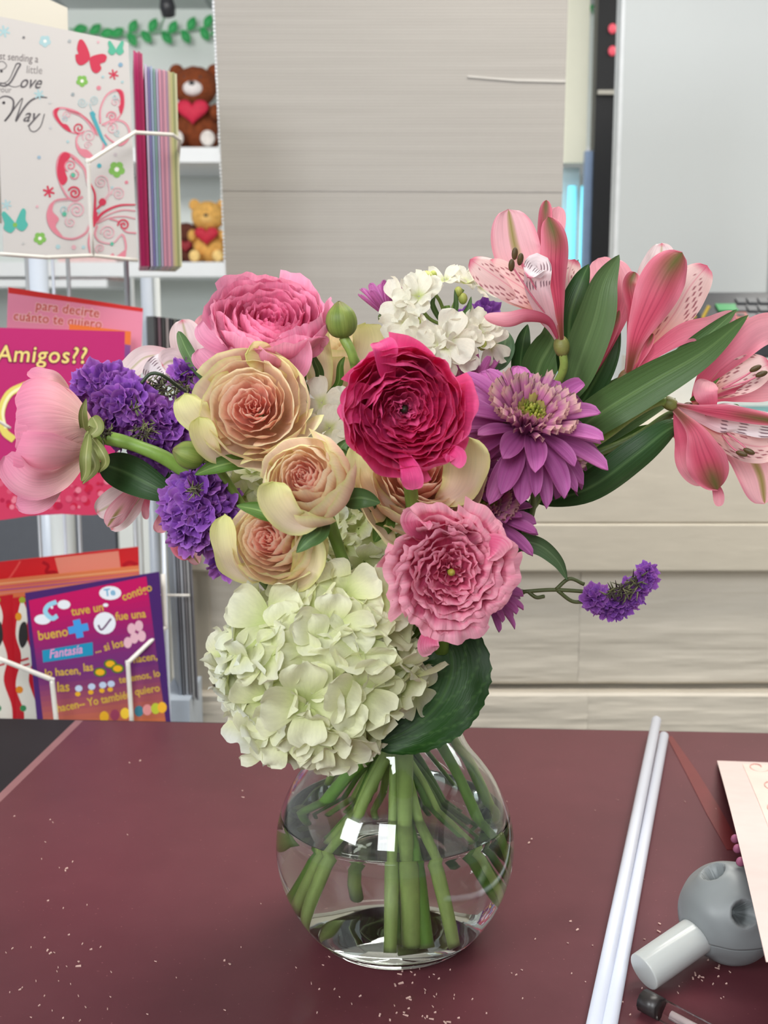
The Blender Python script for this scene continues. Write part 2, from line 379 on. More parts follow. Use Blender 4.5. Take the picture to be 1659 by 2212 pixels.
# ---- shelves with plush toys
zs1 = P(430, 318, 4.55).z; zs2 = P(430, 566, 4.55).z
SH = plain('white_shelf_laminate', (224, 227, 230), .45, 0, .01)
o = mk('wall_shelf', MB().box((-1.9, 4.55, zs1-.055), (1.0, 5.0, zs1)), SH, None, False); tag(o, 'upper white wall shelf holding the brown teddy bear', 'shelf', 'white wall shelves')
o = mk('wall_shelf', MB().box((-1.9, 4.55, zs2-.055), (1.0, 5.0, zs2)), SH, None, False); tag(o, 'lower white wall shelf holding the yellow plush dog', 'shelf', 'white wall shelves')
def plush(name, label, cat, px, zbase, H, fur, fur2, muzzle, heart, seed, Y=4.68, ears=True):
    c = Vector((P(px, 300, Y).x, Y, zbase)); t = thing(name, label, cat, c)
    fm = plain(name+'_fur', fur, .95, 0, .25, 60, 1.0); f2 = plain(name+'_light_fur', fur2, .95, 0, .15, 60, 1.0)
    lump = lambda d: 1+.05*noise.noise(d*5+Vector((seed, 0, 0)))
    b_ = MB(); b_.ball(c+Vector((0, 0, H*.3)), (H*.26, H*.22, H*.3), fur, n=24, m=16, fn=lump); body = mk('body', b_, fm, t)
    h_ = MB(); h_.ball(c+Vector((0, -.02, H*.72)), (H*.26, H*.22, H*.23), fur, n=24, m=16, fn=lump); hd = mk('head', h_, fm, t)
    for s_ in (-1, 1):
        mk('ear', MB().ball(c+Vector((s_*H*.22, 0, H*.9)), (H*.09, H*.05, H*.09), fur), fm, t)
        mk('arm', MB().ball(c+Vector((s_*H*.24, -H*.12, H*.42)), (H*.08, H*.15, H*.1), fur), fm, t)
        lg = mk('leg', MB().ball(c+Vector((s_*H*.18, -H*.2, H*.1)), (H*.1, H*.2, H*.1), fur), fm, t)
        mk('foot_pad', MB().ball(c+Vector((s_*H*.18, -H*.39, H*.1)), (H*.085, H*.03, H*.09), fur2), f2, t)
        mk('eye', MB().ball(c+Vector((s_*H*.09, -H*.235, H*.79)), (H*.022,)*3, (10, 10, 10)), BLK, t)
    mk('muzzle', MB().ball(c+Vector((0, -H*.23, H*.68)), (H*.12, H*.08, H*.09), muzzle), plain(name+'_muzzle', muzzle, .9, 0, .05, 60, .5), t)
    mk('nose', MB().ball(c+Vector((0, -H*.31, H*.72)), (H*.035, H*.02, H*.025), (60, 20, 20)), BLK, t)
    hm = MB()
    def hf(u, v):
        th = 2*pi*u; x = 16*math.sin(th)**3/17; z = (13*math.cos(th)-5*math.cos(2*th)-2*math.cos(3*th)-math.cos(4*th))/17
        k = math.sin(pi*v*.998+.001); return Vector((x*k*H*.2, -H*.3-math.cos(pi*v)*H*.05, H*.42+z*k*H*.17))+c
    hm.grid(hf, 32, 10, (255, 0, 0), closed=True); mk('heart', hm, plain(name+'_heart', heart, .7, 0, .15, 90, .3), t)
    return t
plush('teddy_bear', 'brown teddy bear hugging a red heart on the upper shelf', 'plush toy', 426, zs1, .33, (128, 62, 28), (225, 218, 214), (235, 228, 228), (205, 35, 70), 1)
plush('plush_dog', 'yellow plush dog with a red heart on the lower shelf', 'plush toy', 447, zs2, .25, (222, 170, 90), (235, 200, 130), (230, 185, 110), (190, 28, 55), 2)
plush('plush_toy', 'small dark brown plush toy at the left of the yellow dog', 'plush toy', 399, zs2, .17, (96, 50, 38), (150, 100, 80), (120, 80, 70), (150, 40, 50), 3, Y=4.75)
CAB = plain('dark_grey_cabinet', (92, 96, 105), .5, 0, .03)
o = mk('floor_block', MB().box((-2.4, 4.3, 0), (P(250, 1150, 4.3).x, 4.95, P(100, 1105, 4.3).z)), CAB, None, False)
tag(o, 'dark grey low cabinet seen between the lower card pockets', 'cabinet')
o = mk('floor_block', MB().box((P(256, 1150, 4.3).x, 4.3, 0), (0.0, 4.95, P(300, 1080, 4.3).z)), WHITE, None, False)  # window-lit patch of floor, put in as a bright white block
tag(o, 'bright white block standing in for window lit floor right of the dark grey cabinet', 'cabinet')
o = mk('gift_box', MB().box((P(95, 600, 4.4).x, 4.6, P(100, 604, 4.6).z), (P(226, 600, 4.4).x, 4.8, P(100, 604, 4.6).z+.16)), plain('pale_pink_card', (222, 190, 188), .6), None, False)
tag(o, 'pale pink box on the wall bracket under the butterfly card', 'box')
bxo('shelf_bracket', (-1.9, 4.56, P(100, 604, 4.6).z-.03), (P(236, 600, 4.6).x, 5.0, P(100, 604, 4.6).z), SH, None)
tag(bpy.data.objects['shelf_bracket'], 'short white shelf under the pale pink box', 'shelf')

# ---- garland on the back wall, ceiling spotlight
gar = thing('vine_garland', 'green leafy vine garland strung along the top of the back wall', 'garland', P(300, 70, 4.93))
GL = plain('garland_leaf', (52, 168, 92), .5, 0, .15); GS = plain('garland_vine', (150, 200, 165), .6)
gp = [P(x, y, 4.96) for x, y in ((150, 62), (215, 72), (280, 76), (340, 68), (400, 66), (470, 58), (700, 60), (1000, 70), (1225, 12), (1290, 30), (1340, 50))]
mk('vine', MB().tube(gp, .004, n=6), GS, gar)
gl = [(175, 63, 10), (207, 64, 40), (232, 72, 20), (255, 71, 30), (288, 58, 60), (286, 86, -60), (331, 55, 60), (317, 80, -50), (374, 60, 60), (361, 82, -50), (414, 52, 60), (402, 80, -60), (450, 47, 60), (443, 74, -60), (1243, 34, -60), (1256, 8, 80), (1272, 14, 50), (470, 70, 20)]
for x, y, an in gl:
    c0 = P(x, y, 4.95); a = math.radians(an); d = Vector((math.cos(a), 0, math.sin(a))); n_ = Vector((-d.z, 0, d.x))
    def lf(u, v, c0=c0, d=d, n_=n_): return c0+d*(v-.5)*.062+n_*(u-.5)*.036*math.sin(pi*v)**.8+Vector((0, -.008-.01*math.sin(pi*u)*math.sin(pi*v), 0))
    mk('leaf', MB().grid(lf, 6, 8, (0, 0, 0)), GL, gar)
sp = thing('ceiling_spotlight', 'black spotlight head hanging from the ceiling above the garland', 'lamp', P(362, 14, 4.3))
c0 = P(362, 16, 4.3); mk('lamp_head', MB().lathe([(.0, .03), (.022, .028), (.028, .0), (.024, -.028), (.0, -.03)], Matrix.Translation(c0) @ Matrix.Rotation(.6, 4, 'X'), 20), BLK, sp)
mk('mounting_rod', MB().tube([c0+Vector((0, 0, .02)), Vector((c0.x, c0.y, 2.4))], .008, n=8, seg=2), BLK, sp)
mk('cable', MB().tube([c0+Vector((-.005, 0, -.02)), P(352, 45, 4.4), P(346, 66, 4.9)], .004, n=6), GS, sp)

# ================================================================== table
BT = plain('black_table_top', (40, 38, 41), .6, 0, .15, 8, spec=.2)
ta = thing('table', 'black topped work table carrying the vase', 'table', (0, .6, 0))
fl = PZ(-200, 1548, ZT-.002); fr = PZ(2000, 1590, ZT-.002)
mk('table_top', MB().slab([Vector((fl.x, .1, ZT-.002)), Vector((fr.x, .1, ZT-.002)), fr, fl], (0, 0, -.03)), BT, ta, False)
for x, y in ((fl.x+.05, .2), (fr.x-.05, .2), (fl.x+.05, 1.05), (fr.x-.05, 1.0)):
    mk('leg', MB().box((x-.025, y-.025, 0), (x+.025, y+.025, ZT-.03)), BT, ta, False)
# maroon mat: dusty, slightly glossy
m, nt, b, out = nmat('maroon_mat')
tc = N(nt, 'ShaderNodeTexCoord'); nz = N(nt, 'ShaderNodeTexNoise'); nz.inputs['Scale'].default_value = 5; nz.inputs['Detail'].default_value = 10; nz.inputs['Roughness'].default_value = .7
rp = N(nt, 'ShaderNodeValToRGB'); rp.color_ramp.elements[0].position = .35; rp.color_ramp.elements[1].position = .7
rp.color_ramp.elements[0].color = lin((90, 46, 53)); rp.color_ramp.elements[1].color = lin((103, 55, 62))
sp2 = N(nt, 'ShaderNodeTexNoise'); sp2.inputs['Scale'].default_value = 420; sp2.inputs['Detail'].default_value = 1
r2 = N(nt, 'ShaderNodeValToRGB'); r2.color_ramp.elements[0].position = .74; r2.color_ramp.elements[1].position = .78
r2.color_ramp.elements[0].color = (0, 0, 0, 1); r2.color_ramp.elements[1].color = (.5, .5, .5, 1)
mxc = N(nt, 'ShaderNodeMixRGB'); mxc.inputs[2].default_value = lin((165, 115, 115))
for s_ in (nz, sp2): nt.links.new(tc.outputs['Object'], s_.inputs['Vector'])
nt.links.new(nz.outputs[0], rp.inputs[0]); nt.links.new(sp2.outputs[0], r2.inputs[0]); nt.links.new(r2.outputs[0], mxc.inputs[0])
nt.links.new(rp.outputs[0], mxc.inputs[1]); nt.links.new(mxc.outputs[0], b.inputs['Base Color']); setin(b, 'Specular IOR Level', .28)
rr_ = N(nt, 'ShaderNodeMapRange'); rr_.inputs[3].default_value = .26; rr_.inputs[4].default_value = .44
nt.links.new(nz.outputs[0], rr_.inputs[0]); nt.links.new(rr_.outputs[0], b.inputs['Roughness'])
mat_o = thing('desk_mat', 'large maroon vinyl mat covering the table under the vase', 'mat', (0, .6, ZT-.002))
A = PZ(163, 1556, ZT); B = PZ(-30, 1742, ZT); d = (B-A); Cn = A+d*4.2
Fr = PZ(2000, 1590, ZT); Nr = Vector((Fr.x, .1, ZT))
wdt = .008; nn = Vector((-d.y, d.x, 0)).normalized()*-1
if nn.x < 0: nn = -nn
mk('mat_sheet', MB().slab([A+nn*wdt, Cn+nn*wdt, Nr, Fr], (0, 0, -.0019)), m, mat_o, False)
mk('edge_trim', MB().slab([A, Cn, Cn+nn*wdt, A+nn*wdt], (0, 0, -.0019)), plain('dusty_pink_trim', (140, 98, 100), .5), mat_o, False)
o = mk('red_strip', MB().slab([PZ(1440, 1590, ZT+.0006), PZ(1482, 1670, ZT+.0006), PZ(1525, 1755, ZT+.0006), PZ(1570, 1835, ZT+.0006), PZ(1604, 1835, ZT+.0006), PZ(1555, 1745, ZT+.0006), PZ(1505, 1665, ZT+.0006), PZ(1452, 1590, ZT+.0006)], (0, 0, -.0005)), plain('dark_red_strip', (112, 40, 43), .3), None, False)  # flat dark red strip laid on the mat
tag(o, 'flat red strip on the maroon mat right of the white sticks', 'tape')

# ---- crumbs and shavings
rnd = random.Random(5); mb = MB()
def crumb(p, L, a, w_=.0005):
    d = Vector((math.cos(a), math.sin(a), 0)); n_ = Vector((-d.y, d.x, 0))
    mb.slab([p-d*L-n_*w_, p+d*L-n_*w_, p+d*L*.9+n_*w_+Vector((0, 0, .0004)), p-d*L+n_*w_], (0, 0, .0006))
sp_ = [(870, 2112), (858, 2128), (882, 2160), (875, 2190), (965, 2195), (140, 1880), (100, 2060), (170, 2090), (490, 2070), (290, 1650), (520, 1720), (1150, 1810), (1240, 2010), (830, 2200), (930, 2205), (1490, 2105), (1520, 2110), (1545, 2090), (1430, 2005)]
for x, y in sp_:
    for k in range(2): crumb(PZ(x+rnd.gauss(0, 6), y+rnd.gauss(0, 6), ZT+.0001), rnd.uniform(.0006, .0018), rnd.uniform(0, pi))
for k in range(150):
    x = rnd.choice((rnd.uniform(0, 1659), rnd.gauss(900, 90), rnd.gauss(1450, 110), rnd.gauss(110, 60))); y = rnd.uniform(1700, 2212) if rnd.random() < .35 else rnd.uniform(2020, 2212)
    crumb(PZ(x, y, ZT+.0001), rnd.uniform(.0003, .0009), rnd.uniform(0, pi), .00025)
o = mk('shavings', mb, plain('pale_shaving', (205, 170, 160), .6), None, False); tag(o, 'pale crumbs and shavings scattered over the maroon mat', 'crumbs', kind='stuff')

# ---- white sticks, connector hub, tube, pen, pink card
STK = plain('white_plastic_stick', (214, 218, 230), .35, 0, .01)
def stick(name, a, b_, r, mat, label, cat):
    mb = MB(); mb.tube([a, a+(b_-a)*.5, b_], r, n=20, seg=2); mb2 = mk(name, mb, mat, None); tag(mb2, label, cat); return mb2
r_ = .0046
a0 = PZ(1418, 1556, ZT+r_+.012); a1 = PZ(1268, 2290, ZT+r_)
stick('plastic_stick', a1, a0, r_, STK, 'left of the two long white plastic sticks, reaching furthest back', 'stick')
b0 = PZ(1434, 1590, ZT+r_+.002); b1 = PZ(1302, 2290, ZT+r_)
stick('plastic_stick', b1, b0, r_, STK, 'right of the two long white plastic sticks, nearer the grey hub', 'stick')
hub = thing('connector_hub', 'rounded grey plastic connector hub with round holes lying on the mat', 'connector', PZ(1585, 2010, ZT))
hc = PZ(1583, 2100, ZT)+Vector((0, .012, .034)); HM = vmat('grey_plastic_hub', .42, 0, 0, spec=.45, bump=0)
HR = .0315
hub_dirs = [ray(1538, 1878), ray(1608, 1918), ray(1610, 1975), ray(1530, 1998)]
hole_c = []
def sphhit(px, py, R=HR):
    d = ray(px, py).normalized(); oc = CAM-hc; bq = d.dot(oc); disc = bq*bq-(oc.dot(oc)-R*R)
    return (CAM+d*(-bq-math.sqrt(disc))-hc).normalized() if disc > 0 else None
holes = [h for h in (sphhit(1540, 1884), sphhit(1609, 1975), sphhit(1612, 1925)) if h]
holes[2:] = []
tubd = (PZ(1392, 2098, ZT+.0125)-hc); tubn = tubd.normalized()
def hcol(u, v):
    th = 2*pi*u; ph = pi*(v*.998+.001); d = Vector((math.sin(ph)*math.cos(th), math.sin(ph)*math.sin(th), -math.cos(ph)))
    return (60, 62, 64) if abs(d.z+.28) < .012 else (128, 133, 134)
def hshape(d):
    k = 1+.05*noise.noise(d*1.6)
    k *= 1.0 - (.02 if abs(d.z+.28) < .02 else 0) - (.03 if d.z < -.28 else 0)
    for h in holes+[tubn]:
        ang = d.angle(h); a_ = .235 if h is not tubn else .34
        k *= 1-.8*(1-sstep(a_*.88, a_*1.02, ang))*1.0
        k *= 1+.03*math.exp(-((ang-a_*1.2)/.12)**2)
    return k
def hcol2(u, v):
    th = 2*pi*u; ph = pi*(v*.998+.001); d = Vector((math.sin(ph)*math.cos(th), math.sin(ph)*math.sin(th), -math.cos(ph)))
    return hcol(u, v)
mk('hub_shell', MB().ball(hc, (HR, HR, HR*1.02), hcol2, n=150, m=110, fn=hshape), HM, hub)
m, nt, b, out = nmat('milky_tube'); b.inputs['Base Color'].default_value = lin((188, 192, 190)); b.inputs['Roughness'].default_value = .18
b.inputs['Subsurface Weight'].default_value = .5; b.inputs['Subsurface Scale'].default_value = .006; setin(b, 'Subsurface Radius', (1, .9, .8))
mb = MB(); e0 = hc+tubn*.012; e1 = PZ(1390, 2100, ZT+.0125)
mb.tube([e0, (e0+e1)/2, e1], .0118, n=28, seg=2)
o = mk('plug_rod', mb, m, None, True); tag(o, 'thick milky white rod plugged into the grey connector hub', 'rod')
addbev(o, .0008)
pen = thing('pen', 'clear hexagonal pen with a black end cap at the bottom right', 'pen', PZ(1400, 2165, ZT))
p0 = PZ(1390, 2160, ZT+.0069); p1 = PZ(1650, 2300, ZT+.0069); dp = (p1-p0).normalized()
mk('pen_barrel', MB().tube([p0+dp*.0115, p0+dp*.08, p1], .0066, n=6, seg=2), glass('clear_plastic', (250, 248, 248), 1.2, .02), pen, False)
mk('ink_tube', MB().tube([p0+dp*.02, p0+dp*.08, p1], .0022, n=10, seg=2), plain('pale_ink_tube', (205, 190, 190), .4), pen)
mk('end_cap', MB().tube([p0, p0+dp*.006, p0+dp*.012], .0068, n=12, seg=2), plain('black_end_cap', (48, 44, 44), .35), pen)
# pink card leaning over the hub
pc = thing('greeting_card', 'pale pink paper card with printed swirls leaning on the grey hub', 'card', PZ(1640, 2080, ZT))
k1 = PZ(1549, 1643, ZT+.003); k2 = PZ(1655, 2078, ZT+.106); k3 = PZ(1800, 1652, ZT+.004)
k4 = k2+(k3-k1)
nrm = (k3-k1).cross(k2-k1).normalized()
if nrm.z < 0: nrm = -nrm
def CP(u, v): return k1+(k3-k1)*u+(k2-k1)*v
mb = MB(); mb.grid(lambda u, v: CP(u, v)+nrm*(.004*math.sin(pi*v)), 2, 16, (225, 198, 194))
mk('card_sheet', mb, plain('pale_pink_paper', (226, 203, 198), .55, 0, .03, 60), pc)
mb = MB()
mb.grid(lambda u, v: CP(.21+.02*v+u*.7, .03+v*.9)+nrm*(.004*math.sin(pi*(.03+v*.9))+.0004), 2, 16, (240, 219, 208))
mk('printed_panel', mb, plain('cream_pink_print', (238, 214, 204), .5, 0, .05, 25), pc)
mb = MB()
for k in range(5):
    c0 = .33+.05*(k % 2); v0 = .06+.17*k
    mb.tube([CP(c0+.10*math.cos(a_)*(1-a_/9), v0+.055*math.sin(a_)*(1-a_/9))+nrm*(.004*math.sin(pi*v0)+.0006) for a_ in [j*.7 for j in range(10)]], .0006, (214, 168, 160), n=4, seg=40)
mk('printed_swirls', mb, PRINT, pc)
for k, v in enumerate((.55, .60, .66)):
    mk('scallop', MB().ball(CP(-.004, v)+nrm*-.0005, (.0032, .002, .0032), (150, 84, 112), n=10, m=6), PRINT, pc)
# ================================================================== card rack
class Plane:
    def __init__(s, a, b_, c_):
        s.o = a; s.n = (b_-a).cross(c_-a).normalized()
        if s.n.dot(CAM-a) < 0: s.n = -s.n
    def at(s, x, y, off=0.0):
        d = ray(x, y); t = (s.o-CAM).dot(s.n)/d.dot(s.n); return CAM+d*t+s.n*off
class Print:                                    # flat printed shapes lying on a card
    def __init__(s, pl): s.pl = pl; s.mb = MB(); s.k = .00012
    def poly(s, pts, col, lift=None):
        s.k += .000004; s.mb.poly([s.pl.at(x, y, s.k if lift is None else lift) for x, y in pts], col)
    def shape(s, pts, col, n=40):               # smooth closed outline
        P3 = [Vector((x, y, 0)) for x, y in pts]; m_ = len(P3); out = []
        for i in range(m_):
            p0, p1, p2, p3 = P3[i-1], P3[i], P3[(i+1) % m_], P3[(i+2) % m_]
            for j in range(6):
                f = j/6; q = 0.5*((2*p1)+(p2-p0)*f+(2*p0-5*p1+4*p2-p3)*f*f+(3*p1-p0-3*p2+p3)*f*f*f)
                out.append((q.x, q.y))
        c = (sum(p[0] for p in out)/len(out), sum(p[1] for p in out)/len(out)); s.k += .000004
        b = len(s.mb.v); 
        for x, y in out: s.mb.add(s.pl.at(x, y, s.k), col)
        s.mb.f.append(tuple(range(b, b+len(out))))
    def stroke(s, pts, w, col, n=None):
        P3 = [Vector((x, y, 0)) for x, y in pts]; n = n or (len(pts)-1)*6; s.k += .000004; b = len(s.mb.v)
        for j in range(n+1):
            t = j/n; p = cr(P3, t); T = cr(P3, min(1, t+.01))-cr(P3, max(0, t-.01))
            if T.length < 1e-6: T = Vector((1, 0, 0))
            T.normalize(); ww = (w(t) if callable(w) else w)*.5; nx = Vector((-T.y, T.x, 0))*ww
            for q in (p+nx, p-nx): s.mb.add(s.pl.at(q.x, q.y, s.k), col)
        for j in range(n): s.mb.f.append((b+2*j, b+2*j+1, b+2*j+3, b+2*j+2))
    def disc(s, x, y, r, col, ry=None, n=16):
        s.poly([(x+r*math.cos(2*pi*i/n), y+(ry or r)*math.sin(2*pi*i/n)) for i in range(n)], col)
    def spiral(s, x, y, r, turns, w, col, a0=0, sg=1):
        n = int(turns*12); s.stroke([(x+r*(1-i/n*.9)*math.cos(a0+sg*2*pi*turns*i/n), y+r*(1-i/n*.9)*math.sin(a0+sg*2*pi*turns*i/n)) for i in range(n+1)], w, col)
    def flower(s, x, y, r, col, mid=(235, 232, 228)):
        for i in range(5):
            a = 2*pi*i/5+.3; s.disc(x+r*.55*math.cos(a), y+r*.55*math.sin(a), r*.45, col)
        s.disc(x, y, r*.28, mid)
    def star(s, x, y, r, col):
        for i in range(3):
            a = pi*i/3+.3; s.stroke([(x-r*math.cos(a), y-r*math.sin(a)), (x+r*math.cos(a), y+r*math.sin(a))], r*.32, col, 2)
    def text(s, txt, x, y, size, ang=0, shear=0, col=(0, 0, 0), xs=1.0, bold=0.0, space=1.0):
        cu = bpy.data.curves.new('t', 'FONT'); cu.body = txt; cu.size = 1; cu.shear = shear; cu.offset = bold
        cu.space_character = space; cu.resolution_u = 3
        ob = bpy.data.objects.new('t', cu); C.objects.link(ob); bpy.context.view_layer.update()
        me = bpy.data.meshes.new_from_object(ob); a = math.radians(ang); ca, sa = math.cos(a), math.sin(a)
        b = len(s.mb.v); s.k += .000006
        for v in me.vertices:
            lx = v.co.x*size*xs; ly = v.co.y*size
            s.mb.add(s.pl.at(x+lx*ca+ly*sa, y+lx*sa-ly*ca, s.k), col)
        for p in me.polygons: s.mb.f.append(tuple(b+i for i in p.vertices))
        bpy.data.objects.remove(ob); bpy.data.curves.remove(cu); bpy.data.meshes.remove(me)
    def done(s, name, parent): return mk(name, s.mb, PRINT, parent, smooth=False)

def card(label, corners, thick, face, cat='greeting card', group=None, border=None, edge=None):
    """corners: three plane points + px outline"""
    pl, px = corners; pts = [pl.at(x, y) for x, y in px]
    root = thing('greeting_card', label, cat, min(pts, key=lambda p: p.z), group)
    mk('card_sheet', MB().slab(pts, -pl.n*thick, face, edge), PAPER, root, False)
    return root, Print(pl)

RED = (200, 58, 84); PNK = (214, 130, 146); LPK = (220, 172, 182); TEAL = (80, 165, 178); GRN = (128, 180, 90); SGR = (90, 178, 150); LBL = (168, 200, 206); GRY = (120, 118, 122)
# --- butterfly card
plA = Plane(P(-12, 35, 1.24), P(277, 90, 1.35), P(296, 560, 1.35))
r, p = card('large white greeting card with pink butterflies and swirly Love and Way lettering', (plA, [(-12, 33), (277, 92), (297, 560), (8, 548)]), .0012, (206, 202, 200))
p.text('st sending a', -2, 128, 23, 5, 0, (120, 112, 114), .78, .004)
p.text('little', 56, 158, 24, 3, 0, (140, 135, 136), .82)
p.text('your', -6, 199, 19, 3, 0, (125, 120, 122), .85)
p.stroke([(-12, 150), (6, 150), (14, 142), (6, 133), (-6, 136), (-14, 148)], 2, (120, 116, 118))
p.stroke([(0, 182), (18, 174), (30, 150), (36, 138), (44, 139), (38, 150), (24, 176), (10, 186), (-6, 181), (8, 180), (30, 188), (46, 184)], lambda t: 1.6+2.4*math.sin(pi*t)**2, (96, 92, 96))
p.text('ove', 40, 189, 40, 3, .45, (96, 92, 96), .8, .012)
p.disc(3, 154, 3, (70, 66, 70))
p.stroke([(-10, 218), (10, 208), (28, 216), (26, 240), (10, 262), (24, 244), (48, 212), (42, 236), (34, 262), (50, 236), (66, 218), (84, 210), (102, 211)], lambda t: 2.0+2.4*abs(math.sin(6*t)), (96, 92, 96))
p.text('ay', 48, 262, 42, 4, .45, (96, 92, 96), .85, .012)
p.stroke([(96, 246), (88, 272), (76, 284), (66, 282), (62, 272)], 2.4, (96, 92, 96)); p.disc(8, 222, 3.4, (70, 66, 70))
p.star(9, 68, 13, LBL); p.flower(97, 89, 13, LBL); p.star(84, 204, 11, LBL); p.star(14, 442, 11, LBL)
p.flower(177, 175, 13, GRN); p.flower(252, 366, 18, GRN); p.flower(86, 515, 14, GRN)
p.star(245, 161, 11, RED); p.star(105, 414, 13, RED)
for x, y, rr, c in ((51, 81, 3, GRY), (150, 89, 4, (170, 175, 178)), (212, 91, 3, LPK), (260, 140, 5, (130, 165, 190)), (213, 190, 5, PNK), (157, 204, 4, (150, 160, 165)), (264, 177, 3, LBL), (108, 222, 3, (200, 200, 200)), (84, 340, 4, (150, 175, 195)), (214, 358, 5, TEAL), (249, 334, 4, (190, 180, 185)), (273, 394, 4, PNK), (109, 276, 3, (195, 195, 200)), (146, 306, 3, LBL), (125, 533, 5, LBL), (159, 534, 5, LPK), (180, 534, 4, LBL), (80, 446, 3, LPK), (222, 166, 3, LBL), (50, 526, 3, (190, 190, 190)), (242, 405, 3, LBL), (244, 276, 3, LPK)):
    p.disc(x, y, rr, c, n=10)
def sub(px): return [(x/2.9625, y/2.9625) for x, y in px]
# small red butterfly, small green butterflies
p.shape(sub([(575, 370), (560, 310), (530, 258), (505, 258), (492, 310), (500, 345), (482, 350), (488, 395), (512, 418), (548, 405)]), RED)
p.shape(sub([(575, 370), (610, 352), (660, 345), (682, 362), (672, 395), (640, 410), (648, 440), (620, 468), (590, 455), (575, 410)]), RED)
for x, y, s_, a_ in ((250, 104, 1.0, 0), (32, 478, 1.55, -.15)):
    for sg in (-1, 1):
        q_ = [(0, 4), (6*sg, -7), (13*sg, -16), (17*sg, -12), (15*sg, 0), (17*sg, 8), (9*sg, 15), (2*sg, 11)]
        p.shape([(x+(a*math.cos(a_)-b2*math.sin(a_))*s_, y+(a*math.sin(a_)+b2*math.cos(a_))*s_) for a, b2 in q_], SGR if s_ == 1 else (84, 176, 165))
    if s_ > 1: p.disc(x, y+8, 5, GRN)
# middle butterfly with teal body
def wing(out, fills, strokes, w_=3):
    p.stroke(sub(out), w_, PNK)
    p.stroke([(x+(sum(a for a, _ in sub(out))/len(out)-x)*.07, y+(sum(b2 for _, b2 in sub(out))/len(out)-y)*.07) for x, y in sub(out)], 1.6, LPK)
    for f_, c_ in fills: p.shape(sub(f_), c_)
    for x, y, rr, tn, w2, c_, a_, sg in strokes: p.spiral(x/2.9625, y/2.9625, rr/2.9625, tn, w2, c_, a_, sg)
wing([(610, 860), (570, 790), (500, 720), (400, 690), (345, 705), (350, 750), (410, 820), (470, 850), (520, 850)], [([(345, 705), (380, 690), (365, 730), (395, 785), (430, 800), (455, 845), (410, 825), (355, 760)], RED)],
     [(505, 820, 40, 1.6, 3, RED, .5, 1), (430, 735, 30, 1.5, 2, LPK, 2, 1), (410, 760, 20, 1.2, 1.6, LBL, 1, -1)])
wing([(520, 850), (490, 880), (490, 940), (520, 990), (575, 1012), (640, 990), (665, 920), (640, 860)], [([(492, 915), (515, 950), (560, 960), (600, 1010), (560, 1012), (510, 985)], PNK)], [(570, 870, 45, 1.8, 2.2, LPK, 2.5, 1), (560, 930, 26, 1.4, 1.8, LPK, 0, -1)])
wing([(640, 790), (640, 700), (680, 610), (740, 575), (785, 590), (790, 680), (760, 750), (700, 800)], [([(735, 572), (780, 585), (792, 660), (775, 735), (760, 690), (770, 640), (758, 595)], RED)],
     [(715, 745, 34, 1.6, 3, PNK, 3, 1), (735, 655, 34, 1.5, 2, LPK, 1, -1), (735, 620, 20, 1.3, 1.8, LBL, 0, 1)])
wing([(650, 800), (720, 770), (790, 780), (825, 830), (820, 890), (770, 930), (710, 900), (670, 860)], [([(825, 860), (815, 905), (765, 932), (745, 915), (790, 895)], PNK)], [(715, 820, 45, 1.8, 2.2, LPK, 3.3, 1), (750, 850, 24, 1.3, 1.6, LBL, 1, 1)])
for dd in (0, 12): p.stroke(sub([(420+dd, 700+dd), (520, 735+dd), (590, 800+dd), (625, 870)]), 1.8, RED if dd == 0 else PNK)
p.stroke(sub([(585, 715), (600, 760), (625, 820), (655, 890), (680, 930)]), lambda t: 9-4*t, TEAL); p.disc(595/2.9625, 733/2.9625, 5, TEAL)
p.stroke(sub([(590, 715), (572, 660)]), 1.5, LBL); p.spiral(525/2.9625, 655/2.9625, 11, 1.8, 1.4, LBL, 0, 1); p.spiral(598/2.9625, 640/2.9625, 10, 1.8, 1.4, LBL, 2, -1)
# lower butterfly
wing([(560, 1130), (530, 1060), (470, 1000), (410, 975), (372, 1010), (362, 1090), (385, 1180), (430, 1260), (480, 1285), (530, 1260)], [([(410, 975), (450, 995), (425, 1040), (415, 1090), (430, 1150), (395, 1185), (365, 1120), (375, 1020)], RED)],
     [(475, 1235, 42, 1.7, 4, RED, 3.5, 1), (450, 1060, 40, 1.6, 3, PNK, 2, 1), (470, 1120, 35, 1.4, 2.4, PNK, 5, 1)])
for dd in (0, 16, 30): p.stroke(sub([(445+dd, 995+dd), (515+dd*.5, 1050+dd), (550, 1120+dd), (562, 1200)]), 2, (PNK, RED, LPK)[dd//15])
wing([(450, 1270), (350, 1285), (302, 1360), (318, 1450), (385, 1515), (470, 1530), (545, 1495), (575, 1440)], [([(345, 1290), (335, 1350), (375, 1400), (355, 1450), (400, 1515), (340, 1480), (303, 1400), (310, 1320)], PNK)],
     [(490, 1345, 55, 2.0, 3, LPK, 3, 1), (450, 1420, 36, 1.5, 2.2, LPK, 4, -1), (410, 1340, 30, 1.2, 2, LBL, 1, 1)])
p.stroke(sub([(575, 1170), (605, 1240), (605, 1330), (600, 1430)]), lambda t: 3+4*t, RED); p.disc(655/2.9625, 1292/2.9625, 8, RED)
p.stroke(sub([(645, 1310), (620, 1340), (612, 1400), (598, 1450)]), 5, RED); p.disc(628/2.9625, 1350/2.9625, 4, LBL)
p.stroke(sub([(605, 1425), (660, 1360), (760, 1315), (866, 1310)]), lambda t: 7-4*t, RED); p.stroke(sub([(615, 1425), (690, 1375), (780, 1345), (866, 1350)]), 2.2, PNK); p.stroke(sub([(620, 1430), (700, 1395), (790, 1385), (866, 1400)]), 2, PNK)
